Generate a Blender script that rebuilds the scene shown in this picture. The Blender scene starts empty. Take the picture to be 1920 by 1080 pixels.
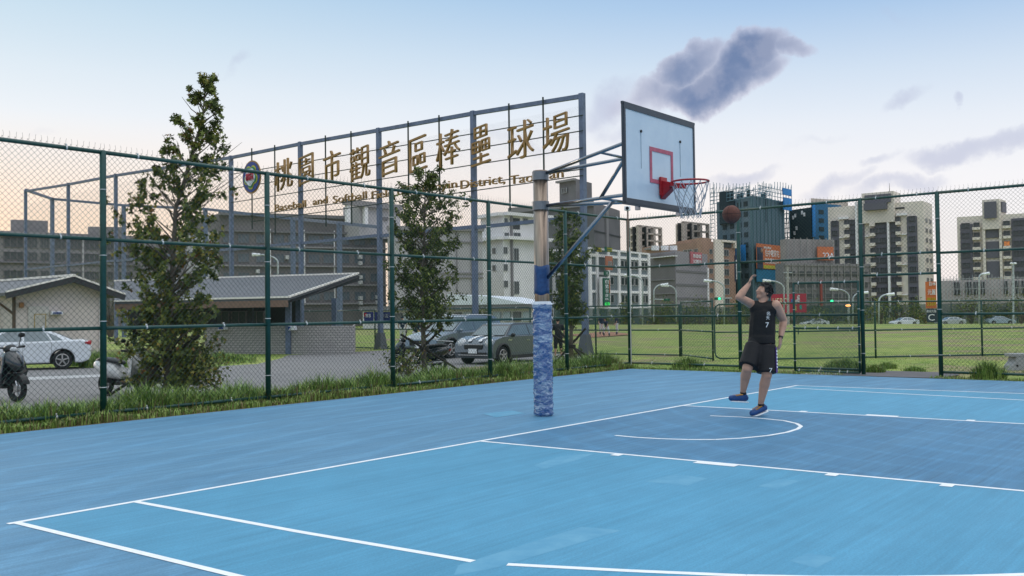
import bpy, math, random
from math import sin, cos, pi, radians
from mathutils import Vector as V, Matrix
random.seed(7)
S = bpy.context.scene
COL = S.collection
# ------------------------------------------------------------------ camera
FPX = 1809.2
YAW, PITCH, ROLL = 0.66571, 0.02486, -0.01282
CAMP = V((-3.2903, -7.2337, 1.4579))
FW = V((cos(YAW)*cos(PITCH), sin(YAW)*cos(PITCH), sin(PITCH)))
_r = V((sin(YAW), -cos(YAW), 0)); _u = _r.cross(FW)
RT = _r*cos(ROLL)+_u*sin(ROLL); UP = _u*cos(ROLL)-_r*sin(ROLL)
cd = bpy.data.cameras.new("camera"); cam = bpy.data.objects.new("camera", cd); COL.objects.link(cam)
cd.sensor_width = 36; cd.lens = FPX*36/1920; cd.clip_start = .1; cd.clip_end = 3000
cam.matrix_world = Matrix(((RT.x, UP.x, -FW.x, CAMP.x), (RT.y, UP.y, -FW.y, CAMP.y), (RT.z, UP.z, -FW.z, CAMP.z), (0, 0, 0, 1)))
S.camera = cam
def ray(x, y): return FW+RT*((x-960)/FPX)-UP*((y-540)/FPX)
def P(x, y, D): return CAMP+ray(x, y)*D          # surveyed point: photo pixel + distance
def G(x, y, z=0.0):
    d = ray(x, y); return CAMP+d*((z-CAMP.z)/d.z)
# ------------------------------------------------------------------ sky, sun, exposure
S.view_settings.view_transform = 'Standard'; S.view_settings.look = 'None'; S.view_settings.gamma = 1
S.view_settings.exposure = 0.0
def lin(c):
    return tuple(((v/255)/12.92 if v/255 <= .04045 else ((v/255+.055)/1.055)**2.4) for v in c)
W = bpy.data.worlds.new("World"); S.world = W; W.use_nodes = True
nt = W.node_tree; nt.nodes.clear()
def N(t, **k):
    n = nt.nodes.new(t)
    for a, b in k.items(): setattr(n, a, b)
    return n
def put(sock, v):
    if isinstance(v, bpy.types.NodeSocket): nt.links.new(v, sock)
    else: sock.default_value = v
def M(op, a, b=0.0, c=0.0, clamp=False):
    n = N('ShaderNodeMath', operation=op, use_clamp=clamp); put(n.inputs[0], a); put(n.inputs[1], b); put(n.inputs[2], c); return n.outputs[0]
def MIX(f, a, b):
    n = N('ShaderNodeMix', data_type='RGBA'); put(n.inputs[0], f)
    for i, v in ((6, a), (7, b)):
        put(n.inputs[i], v if isinstance(v, bpy.types.NodeSocket) else (*v, 1))
    return n.outputs[2]
SUN_AZ = YAW+radians(42); SUN_EL = radians(9)
sund = V((cos(SUN_AZ), sin(SUN_AZ), 0))
tc = N('ShaderNodeTexCoord'); D_ = tc.outputs['Generated']
sep = N('ShaderNodeSeparateXYZ'); put(sep.inputs[0], D_); Z = sep.outputs[2]
dt = N('ShaderNodeVectorMath', operation='DOT_PRODUCT'); put(dt.inputs[0], D_); dt.inputs[1].default_value = sund
sw = M('POWER', M('MAXIMUM', dt.outputs['Value'], 0.0), 3.0)      # closeness to the sunset side
ze = M('SUBTRACT', Z, M('MULTIPLY', sw, .075))
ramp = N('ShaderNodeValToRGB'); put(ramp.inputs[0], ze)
stops = [(0.0, (245, 236, 235)), (.05, (249, 245, 245)), (.12, (243, 243, 247)), (.17, (230, 236, 245)), (.22, (208, 223, 240)), (.28, (171, 200, 232)), (.34, (138, 175, 222)), (.40, (150, 184, 224))]
el = ramp.color_ramp.elements
for i, (p, c) in enumerate(stops):
    e = el[i] if i < 2 else el.new(p)
    e.position = p; e.color = (*lin(c), 1)
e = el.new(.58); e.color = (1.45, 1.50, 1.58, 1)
e = el.new(.95); e.color = (1.70, 1.76, 1.84, 1)  # unseen upper sky, set brighter than dusk to light the scene
low = M('SUBTRACT', 1.0, M('MULTIPLY', Z, 5.2), clamp=True)
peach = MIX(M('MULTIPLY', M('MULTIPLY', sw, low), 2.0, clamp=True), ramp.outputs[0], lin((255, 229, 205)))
tdt = N('ShaderNodeVectorMath', operation='DOT_PRODUCT'); put(tdt.inputs[0], D_); tdt.inputs[1].default_value = _r
tealf = M('MULTIPLY', M('SUBTRACT', .25, tdt.outputs['Value'], clamp=True), M('MULTIPLY', M('SUBTRACT', Z, .12, clamp=True), 5.0, clamp=True))
sky0 = MIX(M('MULTIPLY', tealf, .75, clamp=True), peach, lin((186, 218, 232)))
# clouds, fixed in the sky by direction
warp = N('ShaderNodeTexNoise'); warp.inputs['Scale'].default_value = 9; warp.inputs['Detail'].default_value = 7; warp.inputs['Roughness'].default_value = .54
put(warp.inputs['Vector'], D_)
wsub = N('ShaderNodeVectorMath', operation='SUBTRACT'); put(wsub.inputs[0], warp.outputs['Color']); wsub.inputs[1].default_value = (.5, .5, .5)
wsc = N('ShaderNodeVectorMath', operation='SCALE'); put(wsc.inputs[0], wsub.outputs[0]); wsc.inputs['Scale'].default_value = .10
wd = N('ShaderNodeVectorMath', operation='ADD'); put(wd.inputs[0], D_); put(wd.inputs[1], wsc.outputs[0])
def dotw(v):
    n = N('ShaderNodeVectorMath', operation='DOT_PRODUCT'); put(n.inputs[0], wd.outputs[0]); n.inputs[1].default_value = v; return n.outputs['Value']
def blob(x, y, rx, ry, ang, w=1.0):
    c = ray(x, y).normalized(); L = FPX
    h = V((-c.y, c.x, 0)).normalized()*-1; u = h.cross(c)*-1
    if u.z < 0: u = -u
    a = radians(ang); A = h*cos(a)+u*sin(a); B = u*cos(a)-h*sin(a)
    p = M('MULTIPLY', M('SUBTRACT', dotw(A), c.dot(A)), L/rx); q = M('MULTIPLY', M('SUBTRACT', dotw(B), c.dot(B)), L/ry)
    d = M('ADD', M('MULTIPLY', p, p), M('MULTIPLY', q, q))
    return M('MULTIPLY', M('SUBTRACT', 1.0, d, clamp=True), w)
def blobs(l):
    o = None
    for b in l:
        v = blob(*b); o = v if o is None else M('MAXIMUM', o, v)
    return o
big = blobs([(1398, 100, 92, 50, 30, 1.3), (1285, 128, 80, 36, 30, 1.0), (1345, 152, 140, 40, 16, 1.2), (1462, 80, 66, 24, -16, .75), (1270, 175, 110, 36, 8, .68), (1215, 190, 90, 30, 8, .35)])
thin = blobs([(1840, 272, 150, 28, 5, .95), (1690, 338, 120, 20, 6, .8), (1560, 345, 90, 24, 18, .75), (1410, 300, 80, 20, 10, .75), (1690, 192, 60, 18, 14, .6), (1140, 195, 75, 40, 35, .75),
              (1640, 293, 50, 15, 5, .55), (1800, 192, 18, 10, 0, .6), (420, 140, 50, 14, 45, .35), (60, 235, 40, 14, 5, .35), (1700, 30, 50, 14, -25, .3), (1180, 235, 90, 26, 8, .5), (960, 275, 130, 18, 6, .3), (1530, 250, 60, 12, 5, .3)])
nz = N('ShaderNodeTexNoise'); nz.inputs['Scale'].default_value = 26; nz.inputs['Detail'].default_value = 8; nz.inputs['Roughness'].default_value = .54; put(nz.inputs['Vector'], D_)
nf = M('MULTIPLY', M('SUBTRACT', nz.outputs['Fac'], .5), .9)
def sm(v, a, b):
    n = N('ShaderNodeMapRange', interpolation_type='SMOOTHSTEP'); put(n.inputs[0], v); n.inputs[1].default_value = a; n.inputs[2].default_value = b; return n.outputs[0]
bm_ = sm(M('ADD', big, M('MULTIPLY', nf, M('MINIMUM', M('MULTIPLY', big, 3.0), 1.0))), .05, 1.15)
tm_ = sm(M('ADD', thin, M('MULTIPLY', nf, M('MINIMUM', M('MULTIPLY', thin, 3.0), 1.0))), .08, .95)
c1 = MIX(M('MULTIPLY', tm_, .62), sky0, lin((181, 187, 213)))
cc = MIX(sm(nz.outputs['Fac'], .42, .62), lin((104, 126, 166)), lin((140, 152, 182)))
c15_ = MIX(M('MULTIPLY', sm(big, .0, .5), .5), c1, lin((206, 198, 216)))
c2 = MIX(M('MULTIPLY', bm_, .95), c15_, cc)
nish = N('ShaderNodeTexSky', sky_type='NISHITA'); nish.sun_disc = False; nish.sun_elevation = SUN_EL; nish.sun_rotation = pi/2-SUN_AZ
bg1 = N('ShaderNodeBackground'); put(bg1.inputs[0], nish.outputs[0]); bg1.inputs[1].default_value = .05
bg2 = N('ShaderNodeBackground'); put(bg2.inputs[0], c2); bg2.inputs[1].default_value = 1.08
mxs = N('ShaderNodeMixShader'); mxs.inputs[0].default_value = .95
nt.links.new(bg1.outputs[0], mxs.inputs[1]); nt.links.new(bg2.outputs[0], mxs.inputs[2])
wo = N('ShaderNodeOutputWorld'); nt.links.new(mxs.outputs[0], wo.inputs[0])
sl = bpy.data.lights.new("sun", 'SUN'); sl.energy = .5; sl.angle = radians(12); sl.color = (1, .86, .70)
so = bpy.data.objects.new("sun", sl); COL.objects.link(so)
so.rotation_euler = (-V((cos(SUN_AZ)*cos(SUN_EL), sin(SUN_AZ)*cos(SUN_EL), sin(SUN_EL)))).to_track_quat('-Z', 'Y').to_euler()
so.location = (0, 30, 60)
# ------------------------------------------------------------------ materials
MATS = {}
def mat(name, col, rough=.75, metal=0, var=.12, scale=6, bump=0, emit=None, alpha=None, spec=.4, col2=None, streak=None, bscale=None, coat=0, trans=0):
    if name in MATS: return MATS[name]
    m = bpy.data.materials.new(name); m.use_nodes = True; t = m.node_tree; b = t.nodes['Principled BSDF']
    c = col if max(col) <= 1 else lin(col)
    b.inputs['Roughness'].default_value = rough; b.inputs['Metallic'].default_value = metal
    b.inputs['Specular IOR Level'].default_value = spec; b.inputs['Coat Weight'].default_value = coat
    b.inputs['Base Color'].default_value = (*c, 1)
    if trans: b.inputs['Transmission Weight'].default_value = trans
    if var or col2:
        x = t.nodes.new('ShaderNodeTexCoord'); n = t.nodes.new('ShaderNodeTexNoise'); n.inputs['Scale'].default_value = scale; n.inputs['Detail'].default_value = 6; n.inputs['Roughness'].default_value = .65
        src = x.outputs['Object']
        if streak:
            mp = t.nodes.new('ShaderNodeMapping'); mp.inputs['Scale'].default_value = streak; t.links.new(src, mp.inputs[0]); src = mp.outputs[0]
        t.links.new(src, n.inputs['Vector'])
        r = t.nodes.new('ShaderNodeValToRGB'); r.color_ramp.elements[0].position = .32; r.color_ramp.elements[1].position = .68
        c2_ = (col2 if max(col2) <= 1 else lin(col2)) if col2 else tuple(min(1, v*(1+var)) for v in c)
        c1_ = c if col2 else tuple(v*(1-var) for v in c)
        r.color_ramp.elements[0].color = (*c1_, 1); r.color_ramp.elements[1].color = (*c2_, 1)
        t.links.new(n.outputs['Fac'], r.inputs[0]); t.links.new(r.outputs[0], b.inputs['Base Color'])
        if bump:
            n2 = t.nodes.new('ShaderNodeTexNoise'); n2.inputs['Scale'].default_value = bscale or scale*6; n2.inputs['Detail'].default_value = 4; t.links.new(src, n2.inputs['Vector'])
            bp = t.nodes.new('ShaderNodeBump'); bp.inputs['Strength'].default_value = bump; bp.inputs['Distance'].default_value = .02
            t.links.new(n2.outputs['Fac'], bp.inputs['Height']); t.links.new(bp.outputs[0], b.inputs['Normal'])
    if emit:
        b.inputs['Emission Color'].default_value = (*(emit[0]), 1); b.inputs['Emission Strength'].default_value = emit[1]
    if alpha is not None: b.inputs['Alpha'].default_value = alpha
    MATS[name] = m; return m
# ------------------------------------------------------------------ mesh tools
def tag(o, label=None, cat=None, group=None, kind=None):
    if label: o['label'] = label
    if cat: o['category'] = cat
    if group: o['group'] = group
    if kind: o['kind'] = kind
    return o
def thing(name, label, cat, loc=(0, 0, 0), rz=0, group=None):
    o = bpy.data.objects.new(name, None); COL.objects.link(o); o.location = loc; o.rotation_euler = (0, 0, rz); o.empty_display_size = .2
    return tag(o, label, cat, group)
class MB:
    def __init__(s): s.v = []; s.f = []; s.m = []
    def face(s, pts, m=0):
        i = len(s.v); s.v += [tuple(p) for p in pts]; s.f.append(tuple(range(i, i+len(pts)))); s.m.append(m); return s
    def box(s, c, d, rz=0, m=0, mtx=None):
        i = len(s.v); cr, sr = cos(rz), sin(rz)
        for sx, sy, sz in ((-1, -1, -1), (1, -1, -1), (1, 1, -1), (-1, 1, -1), (-1, -1, 1), (1, -1, 1), (1, 1, 1), (-1, 1, 1)):
            x, y, z = sx*d[0]/2, sy*d[1]/2, sz*d[2]/2
            p = V((c[0]+x*cr-y*sr, c[1]+x*sr+y*cr, c[2]+z)); s.v.append(tuple(mtx @ p if mtx else p))
        for q in ((0, 3, 2, 1), (4, 5, 6, 7), (0, 1, 5, 4), (1, 2, 6, 5), (2, 3, 7, 6), (3, 0, 4, 7)): s.f.append(tuple(i+k for k in q)); s.m.append(m)
        return s
    def bar(s, a, b, w, h, m=0):
        a = V(a); b = V(b); d = (b-a).normalized(); sd = d.cross(V((0, 0, 1)))
        if sd.length < .01: sd = V((1, 0, 0))
        sd.normalize(); up = sd.cross(d); i = len(s.v)
        for p in (a, b):
            for x, y in ((-1, -1), (1, -1), (1, 1), (-1, 1)): s.v.append(tuple(p+sd*x*w/2+up*y*h/2))
        for q in ((0, 1, 2, 3), (7, 6, 5, 4), (0, 4, 5, 1), (1, 5, 6, 2), (2, 6, 7, 3), (3, 7, 4, 0)): s.f.append(tuple(i+k for k in q)); s.m.append(m)
        return s
    def tube(s, pts, r, n=8, m=0, cap=True):
        pts = [V(p) for p in pts]; R = r if isinstance(r, (list, tuple)) else [r]*len(pts); i = len(s.v); pu = None
        for k, p in enumerate(pts):
            d = (pts[min(k+1, len(pts)-1)]-pts[max(k-1, 0)]).normalized()
            if pu is None: pu = V((0, 0, 1)) if abs(d.z) < .9 else V((1, 0, 0))
            sd = d.cross(pu).normalized(); pu = sd.cross(d)
            for j in range(n):
                a = 2*pi*j/n; s.v.append(tuple(p+(sd*cos(a)+pu*sin(a))*R[k]))
        for k in range(len(pts)-1):
            for j in range(n):
                s.f.append((i+k*n+j, i+k*n+(j+1) % n, i+(k+1)*n+(j+1) % n, i+(k+1)*n+j)); s.m.append(m)
        if cap:
            s.f.append(tuple(i+n-1-j for j in range(n))); s.m.append(m)
            e = i+(len(pts)-1)*n; s.f.append(tuple(e+j for j in range(n))); s.m.append(m)
        return s
    def rings(s, rs, m=0, cap=True):
        n = len(rs[0]); i = len(s.v)
        for r in rs: s.v += [tuple(p) for p in r]
        for k in range(len(rs)-1):
            for j in range(n): s.f.append((i+k*n+j, i+k*n+(j+1) % n, i+(k+1)*n+(j+1) % n, i+(k+1)*n+j)); s.m.append(m)
        if cap:
            s.f.append(tuple(i+n-1-j for j in range(n))); s.m.append(m); e = i+(len(rs)-1)*n; s.f.append(tuple(e+j for j in range(n))); s.m.append(m)
        return s
    def ell(s, c, r, n=12, k=8, m=0, rz=0, mtx=None):
        rs = []; c = V(c)
        for a in range(1, k):
            t = pi*a/k; ring = []
            for b in range(n):
                p = V((r[0]*sin(t)*cos(2*pi*b/n), r[1]*sin(t)*sin(2*pi*b/n), -r[2]*cos(t)))
                if mtx: p = mtx @ p
                elif rz: p = V((p.x*cos(rz)-p.y*sin(rz), p.x*sin(rz)+p.y*cos(rz), p.z))
                ring.append(c+p)
            rs.append(ring)
        return s.rings(rs, m)
    def prism(s, poly, off, m=0):                 # polygon of 3D points swept by a vector
        off = V(off); n = len(poly); i = len(s.v); s.v += [tuple(p) for p in poly]+[tuple(V(p)+off) for p in poly]
        s.f.append(tuple(range(i, i+n))); s.m.append(m); s.f.append(tuple(reversed(range(i+n, i+2*n)))); s.m.append(m)
        for j in range(n): k = (j+1) % n; s.f.append((i+j, i+n+j, i+n+k, i+k)); s.m.append(m)
        return s
    def build(s, name, mats, parent=None, smooth=False, local=False, bevel=0, remesh=0, sub=0, **kw):
        if not isinstance(mats, (list, tuple)): mats = [mats]
        off = V((0, 0, 0))
        if not local and s.v:
            xs, ys, zs = zip(*s.v); off = V(((min(xs)+max(xs))/2, (min(ys)+max(ys))/2, min(zs)))
        me = bpy.data.meshes.new(name); me.from_pydata([(a-off.x, b-off.y, c-off.z) for a, b, c in s.v], [], s.f)
        for x in mats: me.materials.append(x)
        me.polygons.foreach_set('material_index', s.m)
        if smooth: me.polygons.foreach_set('use_smooth', [True]*len(s.f))
        me.update(); o = bpy.data.objects.new(name, me); COL.objects.link(o)
        if parent: o.parent = parent
        if local: pass
        elif parent: o.location = off-wloc(parent)
        else: o.location = off
        if bevel:
            b = o.modifiers.new('b', 'BEVEL'); b.width = bevel; b.segments = 2; b.limit_method = 'ANGLE'; b.angle_limit = radians(35)
        if remesh:
            b = o.modifiers.new('r', 'REMESH'); b.mode = 'VOXEL'; b.voxel_size = remesh; b.use_smooth_shade = True
            b = o.modifiers.new('s', 'SMOOTH'); b.iterations = 4; b.factor = .5
        return tag(o, **kw) if kw else o
def wloc(p):
    l = V(p.location)
    while p.parent: p = p.parent; l += V(p.location)
    return l
def struct(mb, name, mats, **k): return mb.build(name, mats, kind='structure', **k)
def textmesh(s, size=1, ext=.02, off=0, bev=0, spacing=1):
    c = bpy.data.curves.new('t', 'FONT'); c.body = s; c.size = size; c.extrude = ext; c.offset = off; c.bevel_depth = bev; c.space_character = spacing; c.align_x = 'CENTER'; c.align_y = 'CENTER'; c.resolution_u = 3
    o = bpy.data.objects.new('t', c); COL.objects.link(o)
    dg = bpy.context.evaluated_depsgraph_get(); me = bpy.data.meshes.new_from_object(o.evaluated_get(dg)); bpy.data.objects.remove(o)
    return me
def text(s, pos, right, up, w=None, h=None, m=None, parent=None, name='lettering', ext=.01, off=0, bev=0, shear=0, **k):
    """letters standing at pos, reading along `right`; fitted to width w and height h"""
    me = textmesh(s, 1, ext, off, bev); xs = [v.co.x for v in me.vertices]; ys = [v.co.y for v in me.vertices]
    if not xs: return None
    cx, cy = (min(xs)+max(xs))/2, (min(ys)+max(ys))/2; sx = w/(max(xs)-min(xs)) if w else None; sy = h/(max(ys)-min(ys)) if h else None
    sx = sx or sy; sy = sy or sx; R_ = V(right).normalized(); U_ = V(up).normalized(); Nn = R_.cross(U_); pos = V(pos); pl = wloc(parent) if parent else pos
    for v in me.vertices:
        x, y, z = (v.co.x-cx)*sx, (v.co.y-cy)*sy, v.co.z
        v.co = pos-pl+R_*(x)+U_*(y+shear*x)+Nn*z
    me.materials.clear(); me.materials.append(m); o = bpy.data.objects.new(name, me); COL.objects.link(o)
    if parent: o.parent = parent
    else: o.location = pos
    return tag(o, **k) if k else o
def copy_tree(o, loc=None, rz=None, label=None):
    r = o.copy(); COL.objects.link(r)
    if loc is not None: r.location = loc
    if rz is not None: r.rotation_euler = (0, 0, rz)
    if label: r['label'] = label
    def kids(a, b):
        for ch in list(a.children):
            c = ch.copy(); COL.objects.link(c); c.parent = b; kids(ch, c)
    kids(o, r); return r
# ------------------------------------------------------------------ setting: ground, court, road
m_soil = mat('soil', (.085, .10, .035), .95, scale=1.5, col2=(.12, .10, .06), bump=.5)
m_field = mat('field_grass', (.105, .20, .032), .95, scale=.22, col2=(.19, .285, .06), bump=.9, bscale=14)
m_dirt = mat('dirt', (.19, .135, .08), .95, scale=3, col2=(.23, .19, .12), bump=.4)
m_road = mat('asphalt', (.19, .185, .185), .9, scale=1.2, var=.12, bump=.25, bscale=60)
m_conc = mat('concrete', (.36, .36, .35), .85, scale=3, var=.15, bump=.2)
m_white = mat('paint_white', (.78, .80, .82), .55, scale=9, var=.07)
def gh(x, y):
    if x < 17.9 and y < 5.35: return -.12
    def ss(a, b, t): t = max(0, min(1, (t-a)/(b-a))); return t*t*(3-2*t)
    h = -.03-.32*ss(6.6, 8.2, y) if y > 5.3 else -.03
    h2 = -.03-.32*ss(19.4, 22.5, x)
    h = min(h, h2)
    h -= .15*ss(36, 60, x); h -= 1.25*ss(112, 118, x)
    return h
gx = sorted(set([-60, -30, -15, -5]+[i*1.5 for i in range(-2, 12)]+[17.88, 17.92, 18.6, 19.4, 20.2, 21, 22, 23, 25, 28, 32, 36, 42, 48, 54, 60, 80, 100, 112, 114, 116, 118, 130, 200, 400, 1200, 2500]))
gy = sorted(set([-1500, -400, -100, -40, -20, -10, -5, 0, 3, 5.33, 5.37, 6, 6.6, 7, 7.4, 7.8, 8.2, 9, 11, 14, 20, 30, 45, 70, 110, 200, 500, 2500]))
g = MB(); nx = len(gx)
g.v = [(x, y, gh(x, y)) for y in gy for x in gx]
for j in range(len(gy)-1):
    for i in range(nx-1): g.f.append((j*nx+i, j*nx+i+1, (j+1)*nx+i+1, (j+1)*nx+i)); g.m.append(0)
# one ground: meadow with worn patches and mown banding
gm = mat('meadow', (.1, .2, .03), .95)
t = gm.node_tree; b = t.nodes['Principled BSDF']
for n in [n for n in t.nodes if n.type not in ('BSDF_PRINCIPLED', 'OUTPUT_MATERIAL')]: t.nodes.remove(n)
x = t.nodes.new('ShaderNodeTexCoord')
def nz_(sc, det=6):
    n = t.nodes.new('ShaderNodeTexNoise'); n.inputs['Scale'].default_value = sc; n.inputs['Detail'].default_value = det; n.inputs['Roughness'].default_value = .65; t.links.new(x.outputs['Object'], n.inputs['Vector']); return n.outputs['Fac']
def rmp(f, st):
    r = t.nodes.new('ShaderNodeValToRGB'); t.links.new(f, r.inputs[0])
    for i, (p, c) in enumerate(st):
        e = r.color_ramp.elements[i] if i < 2 else r.color_ramp.elements.new(p)
        e.position = p; e.color = (*c, 1)
    return r.outputs[0]
def mx(f, a, c):
    n = t.nodes.new('ShaderNodeMix'); n.data_type = 'RGBA'; t.links.new(f, n.inputs[0]); t.links.new(a, n.inputs[6]); t.links.new(c, n.inputs[7]); return n.outputs[2]
fine = rmp(nz_(2.0, 10), [(.34, (.06, .13, .018)), (.48, (.17, .25, .036)), (.64, (.34, .36, .09))])
wide = rmp(nz_(.35, 7), [(.38, (.11, .19, .028)), (.62, (.31, .33, .09))])
base = mx(nz_(.6, 3), fine, wide)
worn = rmp(nz_(.22, 8), [(.50, (0, 0, 0)), (.60, (.85, .85, .85))])
dirtc = rmp(nz_(5, 5), [(.3, (.20, .145, .085)), (.7, (.27, .21, .13))])
t.links.new(mx(worn, base, dirtc), b.inputs['Base Color'])
bp = t.nodes.new('ShaderNodeBump'); bp.inputs['Strength'].default_value = .5; bp.inputs['Distance'].default_value = .03; t.links.new(nz_(22, 8), bp.inputs['Height']); t.links.new(bp.outputs[0], b.inputs['Normal'])
struct(g, 'ground', gm, smooth=False)
# court slab and painted sheets
def courtmat(name, c, c2, sc=1.1, rough=.62, dark=.8):
    m = mat(name, c, rough, scale=sc, col2=c2, streak=(.35, 2.2, 1), spec=.35)
    t = m.node_tree; b = t.nodes['Principled BSDF']; r = b.inputs['Base Color'].links[0].from_socket
    x = t.nodes.new('ShaderNodeTexCoord'); mp = t.nodes.new('ShaderNodeMapping'); mp.inputs['Rotation'].default_value = (0, 0, radians(-8)); mp.inputs['Scale'].default_value = (.4, 14, 1); t.links.new(x.outputs['Object'], mp.inputs[0])
    def L(src, sc, lo, hi, det=8):
        n = t.nodes.new('ShaderNodeTexNoise'); n.inputs['Scale'].default_value = sc; n.inputs['Detail'].default_value = det; n.inputs['Roughness'].default_value = .7; t.links.new(src, n.inputs['Vector'])
        q = t.nodes.new('ShaderNodeMapRange'); q.inputs[1].default_value = .3; q.inputs[2].default_value = .7; q.inputs[3].default_value = lo; q.inputs[4].default_value = hi; t.links.new(n.outputs['Fac'], q.inputs[0]); return q.outputs[0]
    def mul(a, b_):
        n = t.nodes.new('ShaderNodeVectorMath'); n.operation = 'SCALE'; t.links.new(a, n.inputs[0]); t.links.new(b_, n.inputs['Scale']); return n.outputs[0]
    o = mul(r, L(mp.outputs[0], 1.3, dark*.97, 1.15)); o = mul(o, L(x.outputs['Object'], 70, .84, 1.14, 3)); o = mul(o, L(x.outputs['Object'], 2.6, .95, 1.05, 9)); o = mul(o, L(x.outputs['Object'], .35, .93, 1.07, 4))
    wv = t.nodes.new('ShaderNodeTexWave'); wv.wave_type = 'RINGS'; wv.rings_direction = 'Z'; wv.inputs['Scale'].default_value = .55; wv.inputs['Distortion'].default_value = 3.2; wv.inputs['Detail'].default_value = 6; wv.inputs['Detail Scale'].default_value = 1.6; wv.inputs['Detail Roughness'].default_value = .7
    mp2 = t.nodes.new('ShaderNodeMapping'); mp2.inputs['Location'].default_value = (-9, 4, 0); t.links.new(x.outputs['Object'], mp2.inputs[0]); t.links.new(mp2.outputs[0], wv.inputs['Vector'])
    q2 = t.nodes.new('ShaderNodeMapRange'); q2.inputs[1].default_value = .80; q2.inputs[2].default_value = 1.0; q2.inputs[3].default_value = 1.0; q2.inputs[4].default_value = 1.02 if dark > .9 else 1.13; t.links.new(wv.outputs['Fac'], q2.inputs[0]); o = mul(o, q2.outputs[0]); t.links.new(o, b.inputs['Base Color'])
    n2 = t.nodes.new('ShaderNodeTexNoise'); n2.inputs['Scale'].default_value = 160; n2.inputs['Detail'].default_value = 2; t.links.new(x.outputs['Object'], n2.inputs['Vector'])
    bp = t.nodes.new('ShaderNodeBump'); bp.inputs['Strength'].default_value = .25; bp.inputs['Distance'].default_value = .004; t.links.new(n2.outputs['Fac'], bp.inputs['Height']); t.links.new(bp.outputs[0], b.inputs['Normal'])
    return m
m_apron = courtmat('court_apron_blue', (.066, .200, .335), (.096, .248, .39))
m_play = courtmat('court_light_blue', (.055, .240, .385), (.068, .268, .425), dark=.93)
m_key = courtmat('court_key_blue', (.044, .168, .305), (.068, .212, .36), dark=.72)
m_patch = mat('worn_paint_patch', (.068, .262, .42), .7, scale=4, col2=(.115, .325, .475))
ce = [G(-10, 813.5), G(600, 750), G(1177, 693), G(1500, 700), G(1950, 714)]
nearx = 17.6
A_ = [(-16, 5.42), (17.55, 5.38), (17.35, -3.8), (17.2, -14), (17.2, -32), (-16, -32)]
struct(MB().prism([(x, y, -.14) for x, y in A_], (0, 0, .14)), 'court_surface', m_apron)
def ext(a, b, y):
    s = (y-a[1])/(b[1]-a[1]); return V((a[0]+(b[0]-a[0])*s, y, 0))
def flat(pts, z): return [(p[0], p[1], z) for p in pts]
c00 = G(22, 981.5); c15 = G(1494, 723); bdir = (c15-c00); bdir.z = 0
def onb(t): return c00+bdir*t
ta, tb, tc_, td = [((G(px, py)-c00).dot(bdir)/bdir.dot(bdir)) for px, py in ((254, 941), (885, 826), (1268, 760), (1469, 727))]
K1, K2, T1, T2 = onb(tb), onb(tc_), onb(ta), onb(td)
struct(MB().face(flat([c00, c15, ext(c15, G(1920, 738), -28), ext(c00, G(425, 1080), -28)], .0015)), 'playing_area', m_play)
k1e = G(1920, 921); k2e = G(1920, 795)
k1f = ext(K1, k1e, -5.85); k2f = ext(K2, k2e, -5.85)
keyp = [K1, K2, k2f]+[V(((k1f.x+k2f.x)/2+cos(a)*1.8, -5.85-sin(a)*1.8, 0)) for a in [pi*i/24 for i in range(0, 25)]]+[k1f]
struct(MB().face(flat(keyp, .0025)), 'key_area', m_key)
ln = []
def line(pts, w=.056, name='court_line', z=.0032):
    m = MB(); pts = [V((p[0], p[1], z)) for p in pts]
    for i in range(len(pts)-1):
        d = (pts[i+1]-pts[i]).normalized(); n = V((-d.y, d.x, 0))*w/2
        a = pts[i]-(d*w*.5 if i == 0 else d*0); b = pts[i+1]+(d*w*.5 if i == len(pts)-2 else d*0)
        m.face([a-n, b-n, b+n, a+n])
    struct(m, name, m_white)
line([c00, c15], name='baseline', z=.0032)
s1 = G(425, 1080); line([c00+V((.03, -.03, 0)), ext(c00, s1, -28)], name='sideline', z=.00323)
s2 = G(1920, 738); line([c15+V((-.03, -.03, 0)), ext(c15, s2, -28)], name='sideline', z=.00324)
line([K1+V((0, -.03, 0)), k1f], name='key_line', z=.00325); line([K2+V((0, -.03, 0)), k2f], name='key_line', z=.00326)
line([k1f, k2f], name='free_throw_line', z=.00327)
t1 = G(880, 1052); line([T1+V((0, -.03, 0)), G(560, 997.5), t1], name='three_point_line', z=.00328)
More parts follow.
